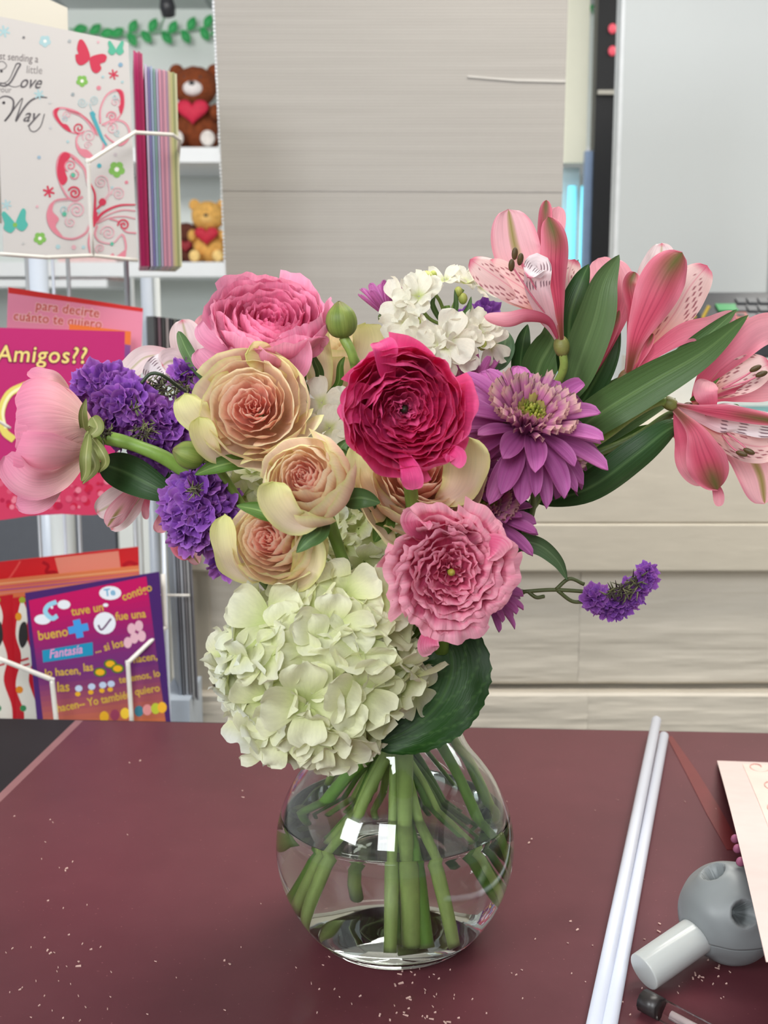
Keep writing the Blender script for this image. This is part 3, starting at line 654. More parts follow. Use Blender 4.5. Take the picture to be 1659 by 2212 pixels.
p.stroke(sub([(700, 1400), (760, 1420), (800, 1480), (872, 1492)]), 3, PNK); p.spiral(790/2.9625, 1440/2.9625, 13, 1.6, 3.4, RED, 3, 1)
wing([(620, 1440), (605, 1500), (640, 1545), (720, 1555), (780, 1500), (805, 1570), (790, 1630), (730, 1655), (640, 1640)], [([(720, 1620), (740, 1640), (800, 1600), (795, 1650), (730, 1660), (690, 1655)], PNK)], [(690, 1490, 48, 2, 2.6, LPK, 3, 1), (640, 1590, 32, 1.6, 2.2, LPK, 2, 1)])
p.stroke(sub([(575, 1490), (565, 1560), (585, 1650)]), 4, PNK); p.disc(715/2.9625, 1560/2.9625, 4, SGR, n=10); p.disc(410/2.9625, 1370/2.9625, 5, SGR, n=10); p.disc(465/2.9625, 1120/2.9625, 5, SGR, n=10)
p.spiral(645/2.9625, 1165/2.9625, 15, 2, 2.2, LPK, 0, -1); p.stroke(sub([(690, 1170), (695, 1230), (665, 1275)]), 2.2, LPK)
p.spiral(755/2.9625, 1240/2.9625, 15, 2, 2.2, LPK, 3, 1); p.stroke(sub([(712, 1225), (690, 1260), (672, 1280)]), 2, LPK)
p.done('printed_design', r)
# envelope behind it
plE = Plane(P(-20, 5, 1.27), P(148, 25, 1.36), P(148, 200, 1.36))
r, p2 = card('tall blank cream card standing behind the white butterfly card', (plE, [(-30, -60), (60, -22), (146, 17), (154, 500), (-20, 480)]), .002, (226, 221, 208), 'greeting card')
# --- cards seen edge on, right of the butterfly card
st = [(288, 108, (178, 36, 98)), (293, 112, (196, 46, 110)), (298, 110, (168, 30, 88)), (303, 114, (184, 38, 98)), (312, 138, (190, 176, 200)), (318, 143, (118, 108, 160)), (324, 142, (150, 165, 190)), (330, 147, (118, 150, 140)), (336, 148, (176, 160, 186)), (342, 148, (206, 140, 158)), (347, 150, (168, 120, 140)), (352, 150, (212, 150, 164)), (357, 152, (160, 128, 150)), (362, 152, (196, 176, 140)), (367, 155, (186, 180, 120)), (372, 155, (150, 152, 100)), (377, 158, (204, 200, 160))]
nm = ['deep magenta', 'bright magenta', 'dark crimson', 'magenta', 'pale lavender', 'violet grey', 'blue grey', 'sage green', 'mauve', 'salmon pink', 'plum', 'rose pink', 'dusky purple', 'tan', 'light olive', 'dark olive', 'cream']
for i, (x, y, c) in enumerate(st):
    Y = 1.40+.002*i; a = P(x, y, Y); bq = P(x, 300, Y); bz = P(x, 575, Y).z
    w_ = 5.6*mpp(a)*.8; x0 = a.x; x1 = a.x+w_
    dirv = Vector((-.22, 1, 0)).normalized()*.13
    bx0 = x0+.003; pts = [Vector((x0, Y, a.z)), Vector((x1, Y, a.z-.001)), Vector((x1, Y, bz)), Vector((x0, Y, bz))]
    o = mk('greeting_card', MB().slab(pts, dirv, c), PAPER, None, False)
    tag(o, '%s card seen edge on in the upper pocket beside the butterfly card, number %d from the left of its stack' % (nm[i], i+1) if False else '%s card edge, %s in the stack right of the butterfly card' % (nm[i], ('first', 'second', 'third', 'fourth', 'fifth', 'sixth', 'seventh', 'eighth', 'ninth', 'tenth', 'eleventh', 'twelfth', 'thirteenth', 'fourteenth', 'fifteenth', 'sixteenth', 'last')[i]), 'greeting card', 'cards standing edge on beside the butterfly card')
# --- dark cards edge on lower
for i in range(11):
    x = 332+i*8.6; Y = 1.55; a = P(x, 683+i*1.2, Y); bz = P(x, 830, Y).z; w_ = 6*mpp(a)
    c = [(50, 44, 46), (110, 84, 92), (60, 60, 58), (150, 140, 138), (44, 42, 46), (90, 92, 84), (40, 40, 42), (180, 176, 176), (52, 48, 50), (120, 120, 122), (46, 46, 50)][i]
    o = mk('greeting_card', MB().slab([a, a+Vector((w_, 0, 0)), Vector((a.x+w_, Y, bz)), Vector((a.x, Y, bz))], Vector((-.03, .1, 0)), c), PAPER, None, False)
    tag(o, ('black', 'plum brown', 'charcoal', 'pale grey', 'inky black', 'olive grey', 'jet black', 'silvery white', 'brownish black', 'mid grey', 'dark slate')[i]+' card edge in the dark stack left of the pink ranunculus', 'greeting card', 'dark cards standing edge on')
# --- right lower stack of grey sleeves
for i in range(6):
    x = 372+i*7.2; Y = 1.42; a = P(x, 1172, Y); bz = P(x+6, 1512, Y).z; w_ = 4.6*mpp(a)
    c = [(150, 158, 168), (120, 122, 128), (170, 174, 180), (130, 128, 130), (160, 160, 160), (110, 108, 112)][i]
    o = mk('card_sleeve', MB().slab([a, a+Vector((w_, 0, 0)), Vector((a.x+w_+.004, Y, bz)), Vector((a.x+.004, Y, bz))], Vector((-.02, .07, 0)), c), PAPER, None, False)
    tag(o, ('blue grey', 'slate grey', 'silver grey', 'brownish grey', 'light grey', 'dark grey')[i]+' card sleeve edge in the stack right of the purple card', 'card sleeve', 'grey card sleeves standing edge on')
# --- Amigos cards
plB = Plane(P(0, 712, 1.22), P(270, 712, 1.29), P(240, 1100, 1.27))
r, p = card('magenta greeting card reading Amigos with two question marks in yellow', (plB, [(-60, 706), (270, 716), (266, 900), (235, 1104), (-60, 1122)]), .0012, (190, 44, 112))
p.shape([(-60, 1010), (60, 1000), (150, 990), (250, 985), (236, 1102), (100, 1110), (-60, 1120)], (205, 60, 96))
rn = random.Random(8)
for k in range(110):
    x = rn.uniform(-20, 236); y = rn.uniform(1005, 1098); p.disc(x, y, rn.uniform(3, 9), rn.choice([(226, 130, 150), (196, 30, 66), (214, 90, 120), (180, 30, 70)]), n=9)
for dx, col, bd in ((0, (120, 20, 70), .045), (0, (236, 214, 130), .012)):
    p.text('Amigos??', -8, 780, 50, 1.5, .12, col, .98, bd, 1.08)
p.stroke([(60, 830), (20, 850), (2, 890), (8, 930), (30, 950)], 16, (230, 214, 110)); p.stroke([(60, 830), (22, 852), (6, 888), (12, 925)], 6, (244, 240, 190))
p.done('printed_design', r)
plC = Plane(P(0, 640, 1.30), P(308, 660, 1.39), P(300, 760, 1.385))
r, p = card('pink greeting card with red lettering about cuánto te quiero behind the magenta card', (plC, [(18, 620), (309, 666), (300, 900), (10, 880)]), .0012, (228, 140, 166))
p.poly([(18, 620), (309, 666), (308, 674), (18, 633)], (206, 50, 48))
for bd, col in ((.06, (238, 196, 190)), (.015, (196, 74, 72))):
    p.text('para decirte', 76, 668, 29, 7.5, 0, col, .95, bd, 1.03); p.text('cuánto te quiero', 28, 691, 29, 5.5, 0, col, .95, bd, 1.03)
p.done('printed_design', r)
plC2 = Plane(P(0, 700, 1.28), P(300, 720, 1.36), P(290, 900, 1.355))
r, p = card('orange and violet card whose edge peeks out between the magenta and pink cards', (plC2, [(150, 700), (283, 716), (276, 900), (150, 890)]), .0012, (232, 120, 60))
p.poly([(262, 742), (282, 746), (276, 860), (262, 860)], (140, 84, 150)); p.done('printed_design', r)
# --- lower pocket cards
plD = Plane(P(55, 1280, 1.24), P(345, 1236, 1.30), P(360, 1556, 1.29))
r, p = card('purple bordered greeting card printed with yellow Spanish words and little pictures', (plD, [(54, 1281), (344, 1235), (372, 1600), (86, 1620)]), .0012, (70, 34, 104))
for k in range(26):                                          # printed magenta to orange gradient bands
    t0 = k/26; t1 = (k+1)/26; c = mix((190, 8, 92), (110, 44, 112), sstep(0, .55, t0)) if t0 < .55 else mix((110, 44, 112), (214, 120, 60), (t0-.55)/.45)
    def L(t): return (62+36*t, 1297+300*t)
    def R_(t): return (316+44*t, 1245+330*t)
    p.poly([L(t0), R_(t0), R_(t1), L(t1)], c)
YL = (206, 170, 64)
def tx(s_, x, y, sz=25, a_=-9, xs=.9): p.text(s_, x, y, sz, a_, 0, YL, xs, .02)
tx('tuve un', 155, 1330, 26); tx('contigo', 266, 1298, 25, -20); tx('fue una', 250, 1340, 25, -6); tx('bueno', 83, 1383, 29); tx('... si los', 206, 1411, 24, -14)
tx('lo hacen,', 97, 1462, 24, -5); tx('las', 180, 1450, 24, -5); tx('hacen,', 288, 1432, 23, -8); tx('las', 123, 1494, 30, -3); tx('tenemos, lo', 258, 1476, 21, -10)
tx('hacen-- Yo también', 124, 1538, 24, -11, .86); tx('quiero', 292, 1502, 23, -10)
WH = (228, 232, 240)
p.disc(92, 1338, 18, WH, 11); p.disc(138, 1306, 14, WH, 10); p.stroke([(122, 1300), (104, 1308), (98, 1322), (112, 1336), (124, 1330)], 10, (150, 205, 228)); p.disc(112, 1312, 3, WH)
p.disc(238, 1281, 24, WH, 15); p.disc(228, 1307, 6, WH, 4); p.text('Te', 226, 1288, 22, -8, 0, (110, 170, 205), 1, .03)
p.disc(226, 1346, 24, WH); p.stroke([(212, 1350), (220, 1360), (240, 1336)], 4, (100, 60, 100))
a_ = math.radians(-12)
for w2, h2 in ((44, 16), (16, 40)):
    q_ = [(-w2/2, -h2/2), (w2/2, -h2/2), (w2/2, h2/2), (-w2/2, h2/2)]
    p.poly([(169+x*math.cos(a_)-y*math.sin(a_), 1358+x*math.sin(a_)+y*math.cos(a_)) for x, y in q_], (66, 150, 220))
p.poly([(91, 1405), (200, 1387), (201, 1415), (93, 1431)], (30, 140, 180)); p.text('Fantasía', 106, 1422, 27, -9, .3, (226, 150, 196), .85, .012)
for x, y in ((284, 1358), (300, 1352), (276, 1388), (306, 1374), (290, 1378)): p.disc(x, y, 9, (222, 176, 190), 12)
for x, y in ((216, 1452), (238, 1434), (254, 1444)): p.disc(x, y, 14, (70, 110, 40), 10); p.disc(x, y, 10, (226, 170, 30), 7)
for x in (170, 198, 222, 240): p.disc(x, 1487-(x-170)*.14, 8, (190, 205, 230), 7); p.disc(x-2, 1499-(x-170)*.14, 6, (226, 170, 40), 5)
for k, x in enumerate((225, 248, 270, 300, 318, 336, 350)): p.disc(x, 1548-(x-225)*.16, 10, [(226, 170, 40), (150, 60, 90), (240, 200, 60), (60, 120, 140), (230, 150, 150), (190, 200, 60), (240, 180, 50)][k], 12)
p.done('printed_design', r)
plF = Plane(P(0, 1210, 1.30), P(300, 1180, 1.38), P(300, 1300, 1.38))
r, p = card('red card with swirl pattern and pale orange centre at the back of the lower pocket', (plF, [(-40, 1218), (299, 1181), (303, 1320), (-36, 1350)]), .0012, (208, 40, 46))
p.poly([(118, 1205), (256, 1190), (262, 1240), (130, 1252)], (226, 140, 120))
p.stroke([(10, 1262), (30, 1235), (44, 1212)], 4, (226, 84, 80)); p.stroke([(92, 1214), (104, 1222), (100, 1236), (118, 1236), (130, 1246)], 7, (168, 20, 34)); p.stroke([(265, 1222), (280, 1215), (296, 1220)], 8, (180, 24, 40))
p.done('printed_design', r)
plG = Plane(P(0, 1250, 1.275), P(300, 1225, 1.35), P(300, 1300, 1.35))
r, p = card('orange striped card in front of the red swirl card', (plG, [(-40, 1256), (300, 1222), (303, 1320), (-36, 1350)]), .0012, (232, 130, 84))
for k, c in enumerate(((240, 170, 120), (214, 100, 110), (186, 90, 140), (226, 140, 120))):
    p.poly([(-40, 1263+k*7), (301, 1229+k*7), (301, 1232+k*7), (-40, 1267+k*7)], c)
p.done('printed_design', r)
for i, (x, lab) in enumerate(((-18, 'further left'), (36, 'next to the purple card'))):
    plH = Plane(P(0, 1290, 1.245+.01*(1-i)), P(80, 1280, 1.262+.01*(1-i)), P(80, 1500, 1.262+.01*(1-i)))
    r, p = card('red card with a white wavy bottle shape, '+lab, (plH, [(x-8, 1292), (x+46, 1284), (x+60, 1600), (x+2, 1600)]), .0012, (196, 30, 44))
    p.shape([(x+6, 1310), (x+14, 1300), (x+24, 1330), (x+20, 1370), (x+34, 1420), (x+26, 1470), (x+44, 1530), (x+40, 1590), (x+14, 1590), (x+16, 1540), (x-2, 1480), (x+10, 1420), (x-2, 1370)], (232, 228, 216))
    p.shape([(x+8, 1350), (x+20, 1345), (x+24, 1380), (x+12, 1400), (x+4, 1380)], (52, 50, 50)); p.disc(x+12, 1296, 7, (160, 170, 50)); p.disc(x+4, 1332, 7, (226, 150, 40), 9)
    p.disc(x+6, 1490, 8, (230, 140, 40)); p.disc(x+14, 1530, 7, (60, 140, 90)); p.stroke([(x+6, 1428), (x+26, 1422)], 5, (196, 40, 54)); p.stroke([(x+8, 1440), (x+28, 1434)], 4, (196, 40, 54))
    p.done('printed_design', r)
# --- wire rack
rk = thing('card_rack', 'white wire card rack with tall posts and angled wire pockets', 'rack', (-.38, 1.42, 0))
def wire(px, w_=4.2, name='pocket_wire', mat=WIREM):
    mk(name, MB().tube([P(x, y, Y) for x, y, Y in px], w_*.5*mpp(P(px[0][0], px[0][1], px[0][2])), n=8), mat, rk)
def wpoly(pts, w_=8, name='pocket_wire', mat=WIREM):      # sharp-cornered wire
    q_ = []
    for i, (x, y, Y) in enumerate(pts):
        v = P(x, y, Y)
        if 0 < i < len(pts)-1:
            a = P(*pts[i-1]); c_ = P(*pts[i+1]); q_ += [v+(a-v).normalized()*.004, v, v+(c_-v).normalized()*.004]
        else: q_.append(v)
    mk(name, MB().tube(q_, w_*.5*mpp(q_[0]), n=8, seg=(len(q_)-1)*4), mat, rk)
wpoly([(200, 552, 1.29), (190, 350, 1.275), (291, 286, 1.33), (372, 291, 1.37), (388, 302, 1.40), (384, 350, 1.47), (378, 580, 1.52)], 8.5)
wpoly([(-10, 548, 1.20), (100, 556, 1.24), (200, 552, 1.29), (296, 562, 1.345)], 9)
wpoly([(124, 1580, 1.20), (112, 1468, 1.20), (-20, 1416, 1.18)], 11)
wpoly([(286, 1580, 1.26), (276, 1432, 1.26), (357, 1355, 1.31), (352, 1240, 1.33)], 10)
wpoly([(-10, 905, 1.17), (22, 925, 1.18)], 7)
wpoly([(300, 580, 1.53), (380, 582, 1.53)], 10)
wpoly([(345, 1286, 1.40), (410, 1286, 1.40)], 6)
POSTM = plain('grey_metal_post', (176, 180, 184), .35, .2, .02); ACR = plain('frosted_acrylic', (214, 222, 234), .25, 0, .02)
for x0, y0, x1, y1, w_, Y, nm_, mt in ((56, 548, 62, 1700, 8, 1.44, 'post', POSTM), (146, 556, 152, 1700, 9, 1.46, 'post', POSTM), (272, 560, 276, 1700, 11, 1.48, 'post', POSTM), (113, 556, 116, 1700, 7, 1.45, 'post', ACR),
                                     (285, 600, 312, 1700, 9, 1.6, 'post', WHITE), (316, 600, 328, 1700, 26, 1.66, 'post', ACR), (338, 600, 352, 1700, 14, 1.62, 'post', WHITE), (134, 1100, 140, 1700, 52, 1.7, 'column', WHITE), (352, 1130, 378, 1700, 8, 1.36, 'post', ACR), (80, 555, 84, 1700, 44, 1.8, 'column', ACR)):
    a = P(x0, y0, Y); r2_ = w_*.5*mpp(a)
    mk(nm_, MB().tube([a, Vector((a.x, Y, .0))], r2_, n=12, seg=2), mt, rk)
mk('base_plate', MB().box((-.75, 1.36, 0), (-.345, 1.9, .02)), POSTM, rk, False)
o = mk('tray', MB().box((P(366, 1500, 1.46).x, 1.40, 0.0), (P(426, 1500, 1.46).x, 1.50, P(366, 1502, 1.42).z)), plain('pale_blue_plastic_tray', (200, 212, 226), .4), None, False)
tag(o, 'pale blue white plastic block beside the purple card behind the table edge', 'block')
# ================================================================== vase
VX, VY = P(853, 1840, .717).x, .717
VC = Vector((VX, VY, ZT))
PROF = [(.0, .0045), (.030, .0040), (.040, .0012), (.046, .0006), (.052, .004), (.060, .0125), (.0675, .024), (.0735, .037), (.0772, .051), (.0782, .064), (.0768, .079), (.0725, .093), (.066, .106), (.058, .117), (.050, .127), (.0445, .137), (.0412, .148), (.0395, .160), (.0388, .172), (.0395, .185), (.042, .197), (.0455, .206)]
def rin(z):
    z -= ZT
    for (r0, z0), (r1, z1) in zip(PROF[3:-1], PROF[4:]):
        if z <= z1: return r0+(r1-r0)*max(0, min(1, (z-z0)/(z1-z0)))
    return 9
TH = .0022
def smoothprof(pr, k=3):
    P3 = [Vector((r, z, 0)) for r, z in pr]; n = (len(pr)-1)*k
    return [(max(0, cr(P3, i/n).x), cr(P3, i/n).y) for i in range(n+1)]
outer = smoothprof(PROF)
inner = []
for i, (r, z) in enumerate(outer):
    a = outer[max(0, i-1)]; b2 = outer[min(len(outer)-1, i+1)]; t_ = Vector((b2[0]-a[0], b2[1]-a[1], 0)).normalized(); n_ = Vector((-t_.y, t_.x, 0))
    q_ = Vector((r, z, 0))+n_*TH; inner.append((max(0, q_.x), max(q_.y, .0085)))
inner = [p for i, p in enumerate(inner)]
GLS = glass('clear_glass', (246, 250, 248), 1.47)
vase = thing('vase', 'round clear glass bowl vase with a narrow neck holding the bouquet', 'vase', VC)
lip = [(.0465, .2075), (.0455, .2082), (.0444, .2072)]
full = outer + lip + inner[::-1]
fr_ = [(max(r, .00001), z) for r, z in full]
mk('vase_glass', MB().lathe(fr_, Matrix.Translation(VC+Vector((0, 0, .0003))), 96), GLS, vase)
WL = .086                                                    # water level
wprof = [(.00001, .0087)]+[(r+.0006, z) for r, z in inner if z > .0086 and z < WL and r > .02]
wr = wprof[-1][0]; wprof += [(wr+.0002, WL+.0006), (wr-.002, WL), (.00001, WL)]
WAT = glass('water', (250, 252, 250), 1.33)
mk('water', MB().lathe(wprof, Matrix.Translation(VC+Vector((0, 0, .0003))), 96), WAT, vase)

# ================================================================== plant builders
def lance(v): return max(0, math.sin(pi*min(1, v)**.75))**.75
def rnd_tip(v): return (max(v, .0)**.6)*(max(0, 1-v**4.5))**.5*1.12
def strap(v): return (.35+.65*sstep(0, .55, v))*(max(0, 1-v**7))**.5
def belly(v): return (.18+.82*sstep(0, .65, v))*(max(0, 1-max(0, (v-.62)/.38)**2.4))**.5
def sheet(mb, pts, w, prof, col, cup=0.0, tilt=0.0, ruf=0.0, nu=12, nv=26, curl=0.0, seed=0, twist=0, face=None, px=True):
    q_ = [P(*p) for p in pts] if px else [Vector(p) for p in pts]
    wm = w*mpp(q_[len(q_)//2]) if px else w
    fr = []
    for j in range(nv+1):
        v = j/nv; p = cr(q_, v); T = (cr(q_, min(1, v+.02))-cr(q_, max(0, v-.02))).normalized()
        n0 = (CAM-p).normalized() if face is None else Vector(face)
        n0 = (n0-T*n0.dot(T)); n0 = n0.normalized() if n0.length > 1e-4 else T.orthogonal().normalized()
        n0 = Quaternion(T, math.radians(tilt+twist*v)) @ n0; fr.append((p, T, n0, T.cross(n0)))
    def f(u, v):
        p, T, n0, B = fr[int(round(v*nv))]; s = u*2-1; W = wm*.5*prof(v)
        a = cup*1.1
        if abs(a) > 1e-3: lx = math.sin(a*s)/a; ly = (1-math.cos(a*s))/a     # arc across
        else: lx = s; ly = 0
        r_ = ruf*wm*math.sin(s*5+v*16+seed)*abs(s)**2*sstep(.15, .5, v)
        return p+B*W*lx+n0*(W*ly+r_+.00)+n0*(curl*wm*max(0, v-.7)**2*6)
    mb.grid(f, nu, nv, lambda u, v: col(u*2-1, v)); return mb
def hd_mat(c, axis, roll=0):
    z = Vector(axis).normalized(); q_ = Vector((0, 0, 1)).rotation_difference(z)
    return Matrix.Translation(c) @ (q_.to_matrix().to_4x4()) @ Matrix.Rotation(roll, 4, 'Z')
def cupp(mb, M, th, rb, rm, rr, z0, z1, hw, curl, col, seed=0, skew=.12, ruf=.01, edge=.22, tip=0, nu=14, nv=14, wav=.03):
    def f(u, v):
        s = u*2-1; e = 1-edge*abs(s)**2.6 + tip*max(0, 1-abs(s)*5)
        vv = v*e
        r = (1-vv)**2*rb+2*vv*(1-vv)*(rm*2-(rb+rr)/2)*1.0+vv*vv*rr
        z = z0+(z1-z0)*vv
        t_ = max(0, (v-.72)/.28); r += curl*t_*t_; z -= curl*.55*t_*t_*t_
        r *= 1+skew*s+wav*math.sin(s*2.3+seed*1.7)*v
        r += ruf*noise.noise(Vector((s*3.1, v*1.6, seed*3.3)))*(.3+v)*2
        z += ruf*1.2*noise.noise(Vector((s*4.3+9, v*.8, seed*5.1)))*v*2
        g = .45+.55*math.sin(min(1, v*1.5)*pi/2)
        a = th+hw*s*g
        return Vector((r*math.cos(a), r*math.sin(a), z))
    mb.grid(f, nu, nv, lambda u, v: col(u*2-1, v), M); return mb
def vstem(t, top, mid, botpx, r=.0032, col=((104, 140, 62), (186, 208, 120)), name='stem', neck=None, end=(150, 170, 110), rtop=None):
    bt_ = P(*botpx); bt_.z = max(bt_.z, ZT+.014)
    if neck is None:
        d = Vector((bt_.x-VC.x, bt_.y-VC.y, 0)); neck = VC+Vector((-d.x*.14, -d.y*.14, .165))+Vector((0, 0, 0))
    else: neck = VC+Vector(neck)
    pts = [Vector(top)]+[P(*m_) if len(m_) == 3 and m_[0] > 20 else Vector(m_) for m_ in mid]
    tv = Vector((pts[-1].x-VC.x, pts[-1].y-VC.y, 0)); tv = tv.normalized()*min(.033, tv.length)
    pts += [VC+tv+Vector((0, 0, .224)), neck, (neck+bt_)/2, bt_]
    def fine(p):
        z = p.z
        if z < ZT+.215 and not (z > ZT+.12 and (Vector((p.x-VC.x, p.y-VC.y))).length > .055):
            d = Vector((p.x-VC.x, p.y-VC.y)); R = rin(z)-TH-r-.0012
            if z > ZT+.20: R = .036
            if d.length > R: d = d.normalized()*R; return Vector((VC.x+d.x, VC.y+d.y, max(z, ZT+.013+r)))
            if z < ZT+.013+r: return Vector((p.x, p.y, ZT+.013+r))
        return p
    cc = lambda t_: mix(col[0], col[1], t_) if t_ < .985 else end
    rt = rtop or r
    mb = MB().tube(pts, lambda t_: (rt+(r-rt)*min(1, t_*2))*(1+.05*math.sin(t_*37)), cc, n=12, seg=60, fine=fine)
    return mk(name, mb, STEM, t)
def leafcol(a=(60, 92, 44), b_=(84, 120, 62), rib=(120, 150, 90)):
    def c(u, v):
        k = .5+.5*math.sin(u*22); return mix(mix(a, b_, .35*k+.4*v*(1-abs(u))), rib, max(0, 1-abs(u)*14)*.7)
    return c
DARKLEAF = leafcol((42, 74, 36), (62, 98, 50), (96, 130, 78)); MIDLEAF = leafcol((74, 104, 58), (94, 124, 74), (124, 154, 98)); BRLEAF = leafcol((78, 112, 44), (110, 144, 66), (150, 176, 100))
def leaf(t, pts, w, col=MIDLEAF, cup=.5, tilt=0, prof=lance, name='leaf', **kw):
    mb = MB(); sheet(mb, pts, w, prof, col, cup=cup, tilt=tilt, nu=14, nv=30, **kw); return mk(name, mb, LEAF, t)

# ------------------------------------------------------------------ roses
RL = [(3, .02, .05, .07, .96, 1.5, 0, .22), (3, .03, .10, .14, .99, 1.3, 0, .2), (4, .05, .18, .23, 1.0, 1.1, 0, .16), (4, .07, .27, .33, 1.0, 1.05, .01, .14),
      (5, .09, .37, .44, .99, .95, .02, .12), (5, .11, .48, .55, .97, .9, .03, .12), (5, .14, .62, .67, .94, .9, .05, .1), (5, .17, .80, .79, .90, .88, .07, .1), (5, .20, .95, .90, .86, .88, .13, .08)]
def rose_col(k, warm=1.0):
    def c(u, v):
        inner_ = mix((252, 176, 162), (255, 214, 198), min(1, k*1.5))
        o_ = mix(inner_, (254, 234, 212), sstep(.3, 1.0, k))
        edge = mix((255, 230, 212), (252, 246, 206), sstep(.3, .9, k))
        e = sstep(.72, 1.0, max(v, abs(u)*.93*v**.3)); c1 = mix(o_, edge, e*.9)
        if k > .85: c1 = mix(c1, (226, 230, 150), sstep(.9, 1.0, max(v, abs(u)*.98))*.6)
        return c1
    return c
def rose(label, rim, axis, R, H, bot, mid, seed, layers=RL, outerl=(), sepals=(), scale_inner=1.0, greenish=0, necko=None):
    rd = random.Random(seed); ax = Vector(axis).normalized(); c0 = P(*rim); base = c0-ax*H
    t = thing('rose', label, 'flower', base, 'peach and cream roses in the vase'); M = hd_mat(base, ax, rd.uniform(0, 6))
    nL = len(layers)
    for i, (n, rb, rm, rr, z1, hw, cu, sk) in enumerate(layers):
        k = i/(nL-1); off = rd.uniform(0, 6.28)
        if greenish: k = max(k, greenish)
        for j in range(n):
            mb = MB(); th = off+2*pi*j/n+rd.uniform(-.2, .2)
            cupp(mb, M, th, rb*R, rm*R*rd.uniform(.97, 1.04), rr*R*rd.uniform(.93, 1.07), max(0, .6*(1-1.3*i/(nL-1)))*H, z1*H*rd.uniform(.97, 1.03), hw*rd.uniform(.9, 1.1), cu*R*rd.uniform(.7, 1.4), rose_col(k), seed+i*7+j, sk, .022*R, .2, rd.choice((0, 0, .04)))
            mk('petal', mb, PETAL, t)
    for pts, w_, cup, tl in outerl:
        mb = MB(); sheet(mb, pts, w_, rnd_tip, lambda u, v: mix(rose_col(1.0)(u, v), (222, 226, 140), .65*sstep(.25, .95, max(v, abs(u)*.9))), cup=cup, tilt=tl, ruf=.07, seed=seed, nu=16, nv=20); mk('petal', mb, PETAL, t)
    mb = MB(); mb.ball((0, 0, -.002), (.2*R+.002, .2*R+.002, .22*R), (96, 126, 60), M); mk('calyx', mb, STEM, t)
    for pts, w_ in sepals: leaf(t, pts, w_, BRLEAF if rd.random() < .4 else MIDLEAF, .7, 10, name='sepal')
    vstem(t, base, mid, bot, .0036, neck=necko)
    return t
PX = .000285
rose('large peach rose with cream edge, left of the hot pink ranunculus', (542, 872, .655), (-.03, -1, .30), 113*PX, .045, (680, 2000, .70), [(640, 1200, .70)], 11,
     outerl=[([(500, 960, .675), (455, 930, .665), (418, 890, .66), (398, 850, .665)], 95, -.4, 10), ([(480, 1000, .675), (455, 975, .665), (440, 940, .66), (430, 900, .66)], 80, .7, 0), ([(600, 800, .69), (570, 775, .68), (530, 765, .672)], 90, .6, 0)],
     sepals=[([(545, 1000, .68), (500, 1000, .672), (455, 1012, .67), (420, 1026, .668)], 40), ([(560, 870, .70), (650, 830, .69), (668, 880, .68)], 20)])
rose('small round cream rose bud between the large peach rose and the hydrangea, in front', (650, 1022, .600), (-.20, -1, .42), 81*PX, .041, (845, 2030, .69), [(760, 1260, .66)], 23,
     layers=[(n, rb, rm*1.04 if i < 6 else rm*1.10, rr*(.82 if i < 6 else .9), z1*(1.0 if i < 5 else 1.03), hw, cu*.5, sk) for i, (n, rb, rm, rr, z1, hw, cu, sk) in enumerate(RL)],
     outerl=[([(700, 1120, .612), (640, 1130, .60), (598, 1085, .594), (590, 1040, .597)], 112, .9, 0)],
     sepals=[([(640, 1110, .63), (590, 1110, .62), (550, 1100, .62), (510, 1092, .622)], 44), ([(700, 1120, .63), (690, 1150, .61), (665, 1170, .605), (640, 1194, .605)], 46), ([(740, 1080, .63), (780, 1075, .62), (822, 1086, .62)], 52)])
rose('small peach rose tucked low at the left, just above the white hydrangea', (570, 1160, .615), (-.28, -1, .32), 83*PX, .043, (700, 1930, .72), [(660, 1400, .70)], 37,
     layers=[(n, rb, rm, rr*(.86 if i < 6 else .95), z1, hw, cu*.7, sk) for i, (n, rb, rm, rr, z1, hw, cu, sk) in enumerate(RL)],
     outerl=[([(560, 1260, .645), (510, 1230, .635), (492, 1180, .626), (486, 1110, .63)], 92, 1.0, -25), ([(600, 1270, .64), (650, 1250, .625), (668, 1200, .62), (650, 1150, .622)], 100, .7, 0), ([(640, 1290, .65), (678, 1250, .64), (690, 1200, .635), (695, 1150, .64)], 50, .3, -20)])
rose('open peach rose with a pale green outer petal, half hidden behind the hot pink ranunculus', (905, 1010, .655), (.06, -.86, .62), 128*PX, .040, (960, 2040, .69), [(900, 1250, .68)], 41,
     outerl=[([(940, 1085, .66), (985, 1060, .645), (1005, 1010, .638), (1005, 940, .642)], 128, .35, 10), ([(860, 1100, .67), (800, 1060, .665), (775, 1010, .66), (778, 955, .665)], 80, .7, 10)],
     sepals=[([(830, 1100, .68), (835, 1130, .665), (820, 1150, .66), (808, 1172, .66)], 44), ([(790, 1040, .68), (755, 990, .675), (735, 970, .67), (760, 945, .67)], 40), ([(880, 1090, .68), (930, 1100, .67), (968, 1118, .67)], 34), ([(760, 1060, .69), (790, 1095, .67), (820, 1080, .665)], 30)])
rose('cream rose seen from outside, behind the green ranunculus bud', (735, 715, .765), (.05, -.25, 1.0), 92*PX, .045, (880, 2030, .725), [(770, 1100, .74)], 53, greenish=.8,
     outerl=[([(700, 870, .745), (690, 800, .735), (672, 740, .735), (668, 690, .74)], 110, .6, 0), ([(760, 850, .745), (780, 790, .735), (795, 740, .735), (790, 700, .745)], 90, .6, 0)],
     sepals=[([(680, 850, .735), (690, 810, .728), (680, 780, .724), (672, 760, .724)], 22), ([(700, 860, .735), (730, 830, .728), (735, 790, .724), (745, 770, .726)], 20), ([(655, 840, .735), (650, 800, .728), (640, 775, .722), (632, 768, .72)], 24)])

